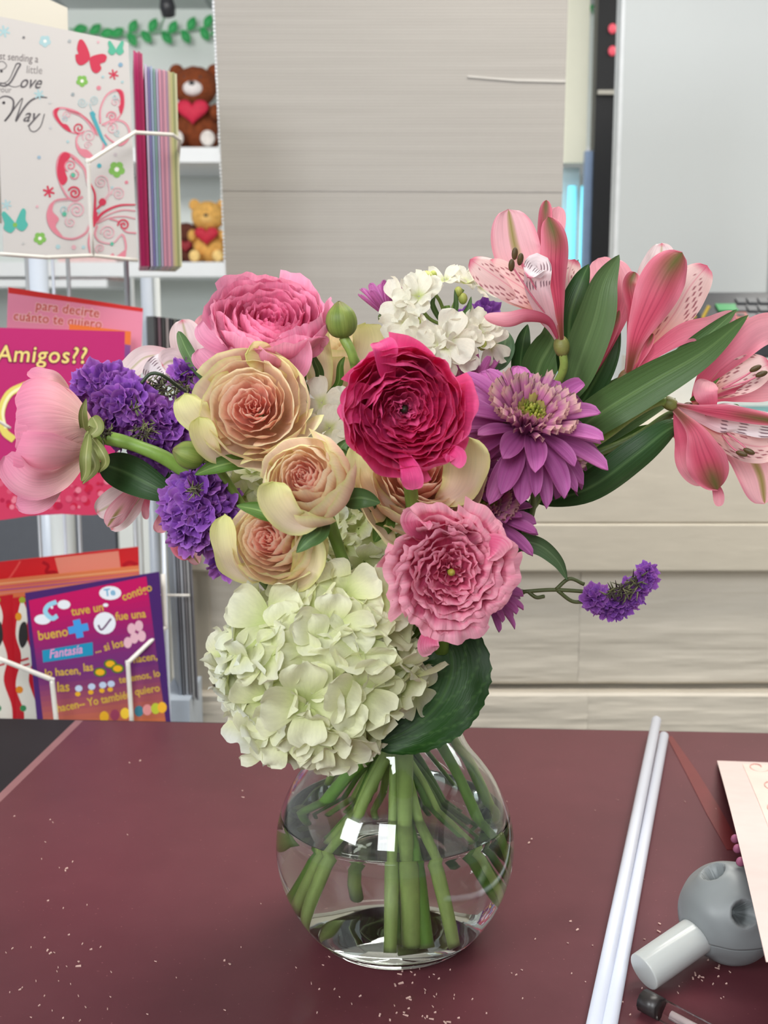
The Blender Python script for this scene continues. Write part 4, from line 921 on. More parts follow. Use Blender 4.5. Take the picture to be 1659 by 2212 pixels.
# ------------------------------------------------------------------ ranunculus
def ran_col(pal, k, vein=0):
    inner_, midc, outc, edgec = pal
    def c(u, v):
        a = mix(inner_, midc, sstep(0, .5, k)) if k < .5 else mix(midc, outc, sstep(.5, 1, k))
        c1 = mix(a, edgec, sstep(.55, 1.0, max(v, abs(u)*v**.3))*(.35+.4*k))
        if vein:
            if vein == .12: c1 = mix((244, 208, 194), c1, sstep(0, .62, v))
            s_ = .5+.5*math.sin(u*26+math.sin(v*5)); c1 = mix(c1, edgec, vein*s_*sstep(.3, .9, v))
        return c1
    return c
def ran_layers(N_, rim0, rim1, z_in, z_out, inturn=.9, curl0=0, curl1=.06, nmin=4, nmax=7, belly_=1.08):
    L = []
    for i in range(N_):
        k = i/(N_-1); rr = rim0+(rim1-rim0)*k; L.append((int(nmin+(nmax-nmin)*k+.5), rr*.25, rr*belly_, rr*(inturn+(1-inturn)*k), z_in+(z_out-z_in)*k**.7, (pi/ (nmin+(nmax-nmin)*k))*1.45, curl0+(curl1-curl0)*k, .10))
    return L
def ranunculus(label, rim, axis, R, H, pal, layers, bot, mid, seed, cat='flower', outerl=(), vein=0, ruf=.03, rs=.0041, centre=(60, 80, 30), czh=.4, neck=None, greens=(), edge=.16, stemtop=None, z0f=.4):
    rd = random.Random(seed); ax = Vector(axis).normalized(); c0 = P(*rim); base = c0-ax*H
    t = thing('ranunculus', label, cat, base, 'ranunculus flowers in the vase'); M = hd_mat(base, ax, rd.uniform(0, 6)); nL = len(layers)
    for i, (n, rb, rm, rr, z1, hw, cu, sk) in enumerate(layers):
        k = i/(nL-1); off = rd.uniform(0, 6.28)
        for j in range(n):
            mb = MB(); th = off+2*pi*j/n+rd.uniform(-.22, .22)
            cupp(mb, M, th, rb*R, rm*R*rd.uniform(.96, 1.05), rr*R*rd.uniform(.91, 1.07), max(0, z0f*(1-1.2*k))*H, z1*H*rd.uniform(.95, 1.04), hw*rd.uniform(.9, 1.12), cu*R*rd.uniform(.5, 1.6), ran_col(pal, k, vein), seed+i*5+j*3, sk*rd.uniform(.3, 1.5), ruf*R, edge, 0, nu=12 if i < nL*.6 else 18, nv=10 if i < nL*.6 else 14, wav=.045)
            mk('petal', mb, RANP, t)
    for it in outerl:
        pts, w_, cup, tl = it[:4]; kk = it[4] if len(it) > 4 else 1.0
        mb = MB(); sheet(mb, pts, w_, rnd_tip, ran_col(pal, kk, vein), cup=cup, tilt=tl, ruf=.035, seed=seed, nu=18, nv=22); mk('petal', mb, RANP, t)
    mb = MB(); mb.ball((0, 0, H*czh), (R*.07, R*.07, H*.14), centre, M, fn=lambda d: 1+.12*noise.noise(d*9)); mk('flower_centre', mb, STEM, t)
    mb = MB(); mb.ball((0, 0, -.001), (.17*R+.001, .17*R+.001, .12*R), (120, 140, 60), M); mk('calyx', mb, STEM, t)
    for pts, w_ in greens: leaf(t, pts, w_, leafcol((120, 128, 70), (170, 172, 112), (196, 190, 140)), .8, 15, name='sepal')
    vstem(t, base, mid, bot, rs, neck=neck, col=((120, 150, 66), (128, 176, 72)))
    return t
HOT = ((238, 104, 160), (236, 70, 140), (236, 72, 142), (244, 124, 172))
ranunculus('hot pink cup shaped ranunculus facing the viewer, brightest bloom in the middle of the bouquet', (880, 888, .600), (.07, -1, .02), 128*PX*.95, .036, HOT,
     ran_layers(12, .10, .93, .60, 1.0, .98, 0, .03, 4, 6, .93), (905, 2030, .70), [(905, 1250, .66)], 5,
     outerl=[([(850, 850, .62), (835, 800, .61), (830, 755, .60), (820, 738, .604)], 74, .6, 20), ([(830, 930, .625), (790, 900, .612), (758, 890, .606), (736, 905, .608)], 66, .5, 10), ([(840, 860, .622), (790, 845, .61), (762, 850, .605), (745, 880, .605)], 60, .7, -10), ([(860, 960, .62), (880, 1000, .605), (890, 1030, .60), (893, 1058, .602)], 62, .4, 0, .9), ([(940, 950, .62), (970, 975, .607), (985, 988, .603), (975, 1002, .603)], 60, .4, 0)], ruf=.035, centre=(34, 40, 24), czh=.46)
PK1 = ((226, 84, 136), (234, 112, 158), (240, 150, 186), (246, 178, 204))
ranunculus('layered mid pink ranunculus at the top left with its opening turned upwards', (586, 652, .700), (.12, -.62, .80), 112*PX, .036, PK1,
     ran_layers(9, .10, .98, .66, .96, .98, 0, .10, 4, 7, 1.05), (700, 1940, .735), [(660, 900, .735), (740, 1250, .74)], 15,
     outerl=[([(580, 760, .725), (520, 745, .705), (470, 720, .70), (440, 690, .705)], 110, .6, 0), ([(570, 780, .725), (510, 780, .705), (460, 785, .70), (428, 755, .705)], 90, .5, 20), ([(600, 780, .72), (560, 785, .695), (530, 780, .69), (500, 745, .69)], 120, .7, 0), ([(600, 770, .72), (625, 790, .695), (632, 770, .688), (625, 725, .69)], 120, .8, 0), ([(630, 740, .72), (670, 760, .71), (690, 740, .705), (705, 745, .71)], 46, .5, 10), ([(560, 770, .73), (600, 800, .71), (620, 785, .702), (640, 800, .706)], 60, .4, 20)],
     vein=.35, ruf=.032)
PK2 = ((226, 90, 130), (226, 92, 134), (226, 102, 144), (244, 184, 196))
ranunculus('ruffled rose pink ranunculus with pale veined petals at the lower right beside the hydrangea', (980, 1240, .605), (.10, -1, .10), 103*PX, .028, PK2,
     ran_layers(9, .13, .98, .74, .78, .96, .02, .20, 4, 8, .96), (1010, 1960, .74), [(950, 1450, .68)], 25,
     outerl=[([(950, 1330, .63), (930, 1370, .615), (925, 1395, .61), (932, 1412, .612)], 60, .3, 0), ([(1030, 1200, .64), (1055, 1180, .62), (1075, 1185, .612), (1088, 1200, .612)], 80, .3, 0), ([(930, 1160, .63), (905, 1140, .615), (900, 1125, .61), (905, 1118, .61)], 90, .3, 0)],
     vein=.6, ruf=.05, centre=(150, 140, 50), czh=.72, edge=.10)
PK3 = ((226, 110, 150), (238, 150, 178), (240, 172, 186), (236, 142, 178))
ranunculus('pale pink ranunculus seen from the side, facing left on a thick green stem', (38, 940, .700), (-1, -.18, .02), 104*PX, .046, PK3,
     ran_layers(7, .12, .86, .80, 1.0, .94, 0, 0, 3, 4, 1.22), (605, 1850, .745), [(300, 965, .695), (400, 1020, .70), (560, 1180, .72), (700, 1350, .74)], 35,
     outerl=[([(185, 990, .695), (120, 1035, .680), (60, 1035, .672), (10, 985, .68)], 110, .9, -20), ([(150, 1010, .70), (115, 1050, .686), (85, 1078, .684), (34, 1088, .688)], 74, .4, 0), ([(150, 840, .71), (120, 815, .70), (90, 810, .70), (60, 803, .705)], 40, .5, 20)],
     vein=.12, ruf=.03, rs=.0042, greens=[([(190, 930, .69), (196, 975, .68), (205, 1010, .677), (178, 1046, .68)], 34), ([(195, 940, .685), (220, 975, .675), (228, 1000, .675), (212, 1022, .678)], 26), ([(190, 960, .70), (178, 900, .69), (186, 860, .69)], 24), ([(192, 935, .68), (186, 985, .672), (185, 1020, .672), (176, 1040, .674)], 30), ([(200, 900, .685), (210, 925, .68), (190, 945, .68)], 40)])
def bud(label, c, r, axis, bot, mid, rs, seed):
    ax = Vector(axis).normalized(); c0 = P(*c); t = thing('ranunculus_bud', label, 'flower bud', c0-ax*r, 'closed green buds'); M = hd_mat(c0, ax)
    for k in range(5):
        mb = MB()
        def f(u, v, k=k):
            a = 2*pi*k/5+(u-.5)*1.75; ph = pi*(.02+.96*v); R = r*(1+.05*(k % 2)+.03*math.cos((u-.5)*5))*math.sin(ph)**.85
            z = -math.cos(ph)*r*(1 if v < .5 else 1.18+.25*max(0, v-.85)*6); return Vector((R*math.cos(a), R*math.sin(a), z))
        mb.grid(f, 10, 16, lambda u, v: mix(mix((108, 130, 58), (150, 162, 84), v*(1-abs(u-.5)*2)), (120, 96, 70), .5*sstep(.8, 1, v)), M); mk('sepal', mb, LEAF, t)
    mk('bud_core', MB().ball((0, 0, 0), (r*.93, r*.93, r*.98), (112, 132, 58), M), STEM, t)
    vstem(t, c0-ax*r*.95, mid, bot, rs, rtop=rs*.95, col=((128, 152, 72), (100, 140, 60))); return t
bud('round green ranunculus bud on an upright stem above the hot pink bloom', (738, 697, .70), 32*PX, (-.12, -.15, 1), (860, 2000, .715), [(762, 770, .70), (778, 850, .71), (850, 1300, .73)], .0032, 1)
bud('small green ranunculus bud at the left above the purple statice ball', (412, 983, .67), 28*PX, (-.8, -.35, .30), (745, 1800, .74), [(470, 1010, .69), (600, 1200, .72)], .0026, 2)
# ------------------------------------------------------------------ chrysanthemums
def mum_col(sh=0):
    def c(u, v):
        s_ = .5+.5*math.sin(u*15); a = mix((164, 78, 142), (196, 104, 174), v); a = mix(a, (214, 140, 196), .35*s_*v); return mix(a, (214, 146, 198), sstep(.85, 1, abs(u))*.5)
    return c
def mum(label, c, axis, L, rings, disc, bot, mid, seed, tail=None, roll=0, keep=None, discr=.36):
    rd = random.Random(seed); ax = Vector(axis).normalized(); c0 = P(*c); base = c0-ax*L*.30
    t = thing('chrysanthemum', label, 'flower', base, 'purple chrysanthemums'); M = hd_mat(base, ax, roll)
    for (n, r0, Lf, el, droop, z0) in rings:
        off = rd.uniform(0, 1)
        for j in range(n):
            a = off+2*pi*j/n+rd.uniform(-.13, .13); e = math.radians(el+rd.uniform(-9, 9)); LL = L*Lf*rd.uniform(.86, 1.08); dr = droop*rd.uniform(.5, 1.5); wd = L*rd.uniform(.21, .29); tw = rd.uniform(-.35, .35); cp = rd.uniform(.3, .9)
            if keep and not keep(a): continue
            D = Vector((math.cos(a), math.sin(a), 0)); Q = Vector((-math.sin(a), math.cos(a), 0))
            def f(u, v, D=D, Q=Q, e=e, LL=LL, dr=dr, wd=wd, tw=tw, cp=cp):
                s = u*2-1; rr = L*r0+LL*v*math.cos(e-dr*v*.6); z = z0*L+LL*v*math.sin(e-dr*v*.6)
                W = wd*.5*(.35+.65*sstep(0, .6, v))*(max(0, 1-max(0, (v-.6)/.4)**2.2))**.5*(1-.0*v)
                return D*rr+Q*(W*s*math.cos(tw*v))+Vector((0, 0, z+W*s*math.sin(tw*v)+W*cp*s*s-.0004*math.cos(s*9)))
            mb = MB().grid(f, 9, 14, lambda u, v: mum_col()(u*2-1, v), M); mk('ray_petal', mb, MUMP, t)
    if disc:
        for rr_, n, h_, op in ((discr, 26, .42, .40), (discr*.80, 22, .44, .26), (discr*.58, 16, .40, .14), (discr*.36, 12, .34, .08)):
            for j in range(n):
                a = 2*pi*j/n+rd.uniform(-.1, .1); D = Vector((math.cos(a), math.sin(a), 0)); Q = Vector((-math.sin(a), math.cos(a), 0)); w_ = L*.052; hh = L*h_*rd.uniform(.8, 1.15)
                inn = rr_ < discr*.5
                def f(u, v, D=D, Q=Q, hh=hh, rr_=rr_, op=op):
                    s = u*2-1; g = pi*s*.75; W = w_*(.5+.7*v); r = L*(rr_*.62+op*v*v*.75)
                    return D*(r+W*(1-math.cos(g))*.35)+Q*(W*math.sin(g)*.9)+Vector((0, 0, L*.12+hh*v*(1-.12*abs(s)+.06*math.cos(s*9))))
                mb = MB().grid(f, 6, 6, lambda u, v, inn=inn: mix(mix((174, 90, 146), (214, 136, 178), v), (220, 190, 164), sstep(.85, 1, v)*.8) if not inn else mix((170, 120, 140), (176, 170, 90), v), M)
                if sum(1 for ch in t.children if ch.name.startswith('disc_floret')) < 98: mk('disc_floret', mb, MUMP, t)
        mb = MB()
        for j in range(40):
            r = L*.16*math.sqrt(j/40); a = j*2.4; mb.ball((r*math.cos(a), r*math.sin(a), L*.40-r*.3), (L*.022, L*.022, L*.04), rd.choice([(150, 160, 50), (120, 130, 40), (180, 180, 80)]), M, n=6, m=4)
        o = mk('flower_centre', mb, STEM, t); o['kind'] = 'stuff'
    mb = MB(); mb.ball((0, 0, -L*.02), (L*.30, L*.30, L*.15), (84, 104, 56), M)
    for j in range(14):
        a = 2*pi*j/14; mb.ball((L*.26*math.cos(a), L*.26*math.sin(a), L*.03), (L*.05, L*.05, L*.12), (92, 112, 62), M, n=6, m=4)
    mk('calyx', mb, STEM, t)
    if bot: vstem(t, base-ax*L*.1, mid, bot, .0022, col=((96, 112, 60), (88, 120, 56)))
    return t
R3 = [(15, .14, .95, -16, .25, .02), (14, .14, .92, 4, .35, .08), (12, .14, .80, 24, .3, .13)]
mum('large mauve chrysanthemum with a raised dusty pink centre right of the hot pink bloom', (1146, 895, .668), (.18, -.66, .82), 172*PX, R3, True, (985, 1780, .74), [(1150, 1100, .71), (1060, 1300, .735)], 61, discr=.36)
mum('mauve chrysanthemum half hidden below the large one and above the ruffled pink bloom', (1050, 1092, .680), (.10, -.60, .80), 122*PX, [(14, .12, .95, 0, .3, .03), (13, .12, .85, 22, .3, .1), (10, .12, .7, 42, .2, .12)], True, (1000, 1830, .76), [(1020, 1250, .72)], 62)
mum('mauve chrysanthemum peeking out at the right of the ruffled pink ranunculus', (1062, 1262, .660), (.55, -.5, .5), 92*PX, [(14, .14, .95, 5, .3, .02), (12, .14, .85, 28, .3, .1)], False, (1020, 1880, .75), [(1000, 1400, .70)], 63)
mum('small mauve chrysanthemum behind the right tips of the large one', (1215, 975, .71), (.7, -.4, .5), 100*PX, [(15, .14, .95, 0, .2, .02), (13, .14, .85, 25, .3, .1)], True, (1050, 1900, .745), [(1140, 1120, .72), (1040, 1320, .74)], 64)
mum('mauve chrysanthemum behind the hot pink bloom, left of the large one', (1005, 850, .715), (-.15, -.45, .85), 118*PX, [(15, .14, .95, 12, .2, .02), (13, .14, .85, 35, .2, .1), (10, .14, .8, 55, .1, .1)], True, (940, 1800, .77), [(980, 1100, .74)], 65)
mum('mauve chrysanthemum low between the green rose petal and the lower mauve bloom', (1000, 1005, .690), (-.1, -.5, .85), 105*PX, [(15, .14, .95, 0, .2, .02), (12, .14, .85, 25, .3, .1)], False, (930, 1850, .76), [(960, 1200, .73)], 67)
mum('small half closed mauve chrysanthemum seen from the side left of the white stock', (836, 662, .745), (-.25, -.1, 1), 84*PX, [(9, .10, 1.0, 48, -.2, .05), (8, .1, .95, 66, .1, .08)], False, (900, 1800, .765), [(850, 800, .75), (870, 1150, .75)], 66)

# ------------------------------------------------------------------ white stock
def flo(mb, M, R, n, cup, ruf, col, seed, wk=.95, nu=8, nv=8, dbl=0):
    rd = random.Random(seed)
    for layer in range(1+dbl):
        for j in range(n):
            a = 2*pi*j/n+layer*.5+rd.uniform(-.15, .15); RR = R*(1-.3*layer)*rd.uniform(.88, 1.1); c_ = cup*(1+layer*1.2)*rd.uniform(.6, 1.4); ph = rd.uniform(0, 6)
            D = Vector((math.cos(a), math.sin(a), 0)); Q = Vector((-math.sin(a), math.cos(a), 0))
            def f(u, v, D=D, Q=Q, RR=RR, c_=c_, ph=ph):
                s = u*2-1; W = RR*.5*wk*rnd_tip(min(1, v*.98)); z = RR*(c_*v**1.3*.8-.25*max(0, v-.6)**1.4)
                return D*RR*(v*.96+.03)+Q*W*s+Vector((0, 0, z+RR*(.14*s*s*v+ruf*math.sin(s*4+ph+v*5)*v*v)))
            mb.grid(f, nu, nv, lambda u, v: col(u*2-1, v), M)
    return mb
stk = thing('stock_stem', 'white stock flower spike with ruffled florets and green buds behind the hot pink bloom', 'flower', P(950, 860, .745))
sc_ = lambda u, v: mix((206, 216, 140), mix((240, 238, 224), (232, 226, 206), .3*abs(u)), sstep(0, .35, v))
for i, (x, y, Y, ax, R) in enumerate([(905, 640, .715, (-.3, -.8, .5), 42), (865, 655, .72, (-.8, -.7, .2), 40), (880, 700, .715, (-.5, -1, -.1), 42), (960, 605, .73, (-.2, -.5, 1), 36), (1005, 610, .735, (.2, -.5, 1), 38), (1035, 618, .735, (.7, -.5, .6), 36),
                                      (915, 745, .71, (-.4, -1, .1), 46), (960, 740, .705, (0, -1, .2), 52), (990, 750, .71, (.4, -1, 0), 46), (940, 775, .71, (-.1, -1, -.2), 44), (1035, 720, .72, (.3, -1, .5), 38), (1060, 745, .725, (.6, -.8, -.2), 34), (1020, 700, .725, (0, -.7, .8), 34), (700, 860, .70, (-.3, -1, .3), 46), (720, 925, .69, (-.2, -1, .3), 46), (770, 760, .72, (-.2, -1, .3), 34), (690, 900, .71, (-.5, -1, 0), 44)][:13]):
    mk('floret', flo(MB(), hd_mat(P(x, y, Y), ax, i*1.3), R*1.3*PX, 4, .35, .10, sc_, i, 1.1, dbl=1 if i % 2 == 0 else 0), HYDP, stk)
SG = ((120, 146, 76), (110, 140, 70))
mk('spike_stem', MB().tube([P(965, 660, .735), P(970, 700, .735), P(962, 800, .74), P(950, 870, .745)], .0022, (112, 146, 66), n=8), STEM, stk)
for pts in ([(968, 690, .735), (985, 650, .735), (1000, 625, .735)], [(966, 700, .735), (950, 650, .73), (925, 620, .73)], [(966, 705, .735), (930, 690, .722), (905, 660, .72)], [(968, 730, .735), (1000, 720, .73), (1035, 725, .725)]):
    mk('flower_stalk', MB().tube([P(*p) for p in pts], .0012, (124, 152, 78), n=6), STEM, stk)
for x, y, Y, r_ in ((921, 606, .725, 17), (905, 690, .71, 9), (1000, 645, .725, 10), (1042, 745, .715, 10), (936, 594, .73, 8), (990, 630, .725, 9)):
    mk('bud', MB().ball(P(x, y, Y), (r_*PX, r_*PX, r_*1.25*PX), lambda u, v: mix((140, 160, 70), (222, 224, 130), v)), LEAF, stk)
for pts, w_ in (([(975, 700, .725), (985, 660, .72), (982, 625, .72)], 14), ([(985, 700, .725), (1010, 670, .72), (1018, 640, .72)], 16), ([(955, 700, .73), (935, 660, .72), (940, 640, .72)], 14)): leaf(stk, pts, w_, MIDLEAF, .8)
leaf(stk, [(1060, 800, .74), (1075, 770, .735), (1090, 745, .735), (1095, 715, .74)], 60, leafcol((90, 128, 92), (120, 152, 116), (140, 170, 130)), .4)
vstem(stk, P(950, 868, .745), [(930, 1100, .75)], (800, 1880, .78), .0028)
mid_ = thing('stock_stem', 'white florets in the gap between the large peach rose and the hot pink bloom', 'flower', P(730, 960, .715))
for i, (x, y, Y, ax, R) in enumerate([(695, 870, .70, (-.3, -1, .3), 52), (712, 925, .69, (-.2, -1, .3), 50), (722, 965, .685, (-.1, -1, .3), 40), (690, 905, .705, (-.5, -1, 0), 46), (745, 905, .70, (.3, -1, 0), 38), (735, 870, .705, (.3, -1, .3), 34)]):
    mk('floret', flo(MB(), hd_mat(P(x, y, Y), ax, i*1.3), R*PX, 4, .3, .08, sc_, i+50, 1.1), HYDP, mid_)
for x, y in ((738, 940), (758, 950), (748, 920)): mk('bud', MB().ball(P(x, y, .69), (7*PX, 7*PX, 20*PX), (130, 156, 70)), LEAF, mid_)
vstem(mid_, P(730, 960, .715), [(800, 1200, .73)], (780, 1800, .77), .0024)

# ------------------------------------------------------------------ hydrangea
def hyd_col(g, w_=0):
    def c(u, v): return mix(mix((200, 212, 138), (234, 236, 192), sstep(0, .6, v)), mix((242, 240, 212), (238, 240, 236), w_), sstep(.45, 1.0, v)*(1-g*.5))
    return c
def hydrangea(label, c, Rx, Rz, n, fr, axis, seed, bot, mid, maxn=95, zb=0, extra=(), neck=None, rs=.0050):
    rd = random.Random(seed); c0 = P(*c); t = thing('hydrangea', label, 'flower', c0+Vector((0, .02, 0)), 'hydrangea heads'); k = 0
    for i in range(n*3):
        if k >= min(n, maxn): break
        y = 1-2*(i+.5)/(n*1.55)
        if y < -1: break
        a = i*2.39996; r = math.sqrt(max(0, 1-y*y)); d = Vector((r*math.cos(a), -y if False else r*math.sin(a), y))
        d = Vector((d.x, d.y, d.z))
        if d.y > .35: continue
        dd = (d+Vector((rd.uniform(-.6, .6), rd.uniform(-.25, .2), rd.uniform(-.6, .6)))).normalized(); sc = rd.uniform(.84, 1.03)
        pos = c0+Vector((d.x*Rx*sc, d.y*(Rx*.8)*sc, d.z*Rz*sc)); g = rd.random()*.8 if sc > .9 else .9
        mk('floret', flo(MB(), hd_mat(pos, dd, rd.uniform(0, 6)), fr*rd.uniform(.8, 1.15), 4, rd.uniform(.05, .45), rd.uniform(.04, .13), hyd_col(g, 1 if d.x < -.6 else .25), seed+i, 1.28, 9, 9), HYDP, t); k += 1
    for (x, y, Y, ax, R_) in extra: mk('floret', flo(MB(), hd_mat(P(x, y, Y), ax, x), R_, 4, .15, .06, hyd_col(.2, .3), x, 1.28, 9, 9), HYDP, t)
    mb = MB()
    for i in range(60):
        a = i*2.4; y = 1-2*(i+.5)/60; r = math.sqrt(1-y*y); d = Vector((r*math.cos(a), r*math.sin(a), y)); e = c0+Vector((d.x*Rx, d.y*Rx*.8, d.z*Rz))*.86
        mb.tube([c0+Vector((0, .01, -.01)), (c0+e)/2, e], .0008, (150, 176, 96), n=5, seg=3)
    mk('inner_stalks', mb, STEM, t)['kind'] = 'stuff'
    mb = MB(); mb.ball(c0+Vector((0, .004, 0)), (Rx*.74, Rx*.6, Rz*.74), (172, 192, 120), n=24, m=14, fn=lambda d: 1+.12*noise.noise(d*6)); mk('inner_buds', mb, LEAF, t)
    vstem(t, c0+Vector((.01, .03, -.0)), mid, bot, rs, neck=neck); return t
hy = hydrangea('big greenish white hydrangea head hanging over the left front of the vase neck', (688, 1438, .642), .051, .050, 78, .0212, (0, -1, 0), 71, (880, 2035, .70), [(800, 1520, .69)], neck=(.004, -.022, .168), extra=[(718, 1612, .612, (0, -1, -.5), .021), (560, 1570, .64, (-.6, -1, -.5), .02), (640, 1600, .625, (-.2, -1, -.6), .02), (900, 1490, .645, (.9, -.8, -.1), .018), (490, 1420, .65, (-.9, -.8, .2), .018), (545, 1330, .65, (-.6, -.8, .6), .019), (745, 1285, .625, (0, -1, .7), .021), (640, 1290, .635, (-.3, -.9, .8), .02), (815, 1300, .63, (.3, -1, .6), .021), (540, 1500, .64, (-.6, -1, -.2), .02)])
lf = MB()
def hlf(v): return (max(0, math.sin(pi*v**.8)))**.6*(1-.06*abs(math.sin(v*60)))
def hcol_(u, v):
    vein = max(0, 1-abs(((v*6+abs(u)*2.6) % 1)-.5)*9) if abs(u) > .04 else 1
    return mix(mix((32, 62, 26), (44, 84, 34), .5+.5*math.sin(u*3+v*4)), (96, 134, 72), .45*vein)
sheet(lf, [(930, 1350, .672), (975, 1420, .665), (958, 1500, .655), (900, 1565, .645), (808, 1612, .64)], 190, hlf, hcol_, cup=.25, tilt=8, ruf=.03, nu=26, nv=60)
tag(mk('leaf', lf, LEAF, hy), 'broad dark green toothed leaf')
hydrangea('pale hydrangea florets deep between the small roses and the ruffled pink bloom', (788, 1190, .725), .036, .036, 46, .013, (0, -1, 0), 72, (870, 1990, .75), [(830, 1400, .73)])
hydrangea('shaded greenish hydrangea florets behind the small roses at the left centre', (545, 1075, .735), .022, .020, 24, .012, (0, -1, 0), 73, (700, 1850, .76), [(640, 1300, .74)], rs=.0028)

# ------------------------------------------------------------------ statice
def sta_col(sh):
    def c(u, v): return mix(mix((92, 42, 118), (148+sh, 84+sh*.6, 182), sstep(0, .6, v)), (190+sh, 138+sh, 214), sstep(.8, 1, v)*.6)
    return c
def sfl(M, R, seed, sh):
    rd = random.Random(seed); ph = rd.uniform(0, 6); dp = rd.uniform(.45, 1.0)
    def f(u, v):
        a = 2*pi*u; r = R*(.12+.88*v)*(1+.08*math.sin(5*a+ph)*v); z = R*dp*v**.8+R*v*v*(.16*math.sin(5*a+ph)+.10*math.sin(11*a+ph*2)+.05*math.sin(23*a))
        return Vector((r*math.cos(a), r*math.sin(a), z))
    return MB().grid(f, 48, 7, sta_col(sh), M, closed=True)
def statice(label, pts, stems, bot, mid, seed, top=None, dry=(), group='purple statice sprigs', extra=None, rs=.0018):
    rd = random.Random(seed); t = thing('statice', label, 'flower', P(*(top or pts[0][:3])), group); n = 0
    for x, y, Y, sx, sy, num, R in pts:
        for k in range(num):
            a = k*2.39996; r = math.sqrt((k+.5)/num); dx = r*math.cos(a); dy = r*math.sin(a); dz = math.sqrt(max(0, 1-r*r))
            c0 = P(x+dx*sx, y+dy*sy, Y-dz*min(sx, sy)*PX*.8); ax = Vector((dx, -dz*1.0-.2, -dy)).normalized()+Vector((rd.uniform(-.4, .4), 0, rd.uniform(-.4, .4)))
            if n < 99: mk('floret', sfl(hd_mat(c0, ax, rd.uniform(0, 6)) @ Matrix.Translation((0, 0, -R*PX*.5)), R*1.2*PX*rd.uniform(.8, 1.2), rd.random(), rd.randint(-8, 14)), STAP, t)
            n += 1
    for x, y, Y, n_, R in dry:
        mb = MB()
        for k in range(n_):
            a = rd.uniform(0, 6.28); e = rd.uniform(-.6, 1.2); c0 = P(x+rd.gauss(0, R*.35), y+rd.gauss(0, R*.3), Y); d = Vector((math.cos(a), -.5, math.sin(a))).normalized()
            mb.tube([c0, c0+d*.003, c0+d*rd.uniform(.004, .007)], lambda t_: .0007*(1-t_*.8), rd.choice([(92, 96, 62), (70, 62, 50), (124, 124, 84), (60, 44, 50)]), n=5, seg=3)
        mk('dry_calyx', mb, STEM, t)['kind'] = 'stuff'
    for s_ in stems: mk('branch', MB().tube([P(*p) for p in s_], rs*.7, (84, 92, 52), n=7), STEM, t)
    vstem(t, P(*(top or pts[0][:3])), mid, bot, rs, col=((90, 100, 56), (98, 130, 60))); return t
statice('long violet statice cluster between the side facing pink bloom and the peach rose', [(215, 845, .745, 55, 40, 22, 27), (270, 890, .74, 62, 62, 30, 28), (345, 940, .745, 65, 60, 24, 26), (400, 810, .76, 22, 30, 6, 26), (420, 900, .755, 40, 60, 12, 24)],
        [[(230, 900, .75), (330, 960, .755), (430, 1000, .745)], [(400, 820, .765), (420, 900, .765), (450, 1000, .75)]], (660, 1850, .755), [(560, 1150, .745), (700, 1350, .75)], 81, top=(440, 1010, .745),
        dry=[(345, 835, .745, 60, 40), (395, 840, .74, 50, 36), (310, 930, .70, 50, 30), (225, 930, .70, 30, 26), (290, 880, .70, 10, 20)])
statice('dense ball of deep violet statice left of the small roses', [(430, 1105, .705, 72, 82, 52, 26), (487, 1195, .73, 20, 34, 8, 24), (440, 1020, .705, 40, 20, 8, 22)], [], (740, 1900, .75), [(560, 1250, .72), (700, 1400, .74)], 82, top=(450, 1110, .715), dry=[(424, 1055, .668, 22, 14)])
statice('loose lilac statice sprig reaching out to the right over the cream counter', [(1290, 1295, .70, 26, 26, 12, 15), (1330, 1310, .70, 34, 20, 14, 15), (1370, 1275, .70, 28, 22, 12, 14), (1398, 1245, .70, 16, 22, 8, 13)],
        [[(1130, 1278, .70), (1200, 1274, .70), (1290, 1280, .70), (1340, 1285, .70), (1390, 1245, .70)], [(1200, 1274, .70), (1230, 1250, .70), (1262, 1262, .70)], [(1205, 1276, .70), (1235, 1298, .70), (1262, 1300, .70)], [(1140, 1277, .70), (1158, 1290, .699), (1176, 1288, .70)]],
        (1060, 1960, .73), [(1040, 1330, .72)], 83, top=(1130, 1278, .70), dry=[(1350, 1275, .69, 45, 26), (1375, 1258, .69, 30, 20), (1320, 1280, .69, 25, 16)])
statice('few violet statice florets peeping out between the white stock and the pink alstroemeria', [(1035, 680, .76, 24, 16, 7, 22), (1000, 700, .76, 12, 18, 4, 20)], [], (985, 1700, .76), [(1020, 900, .76), (960, 1200, .75)], 84, top=(1030, 700, .765), rs=.0016)

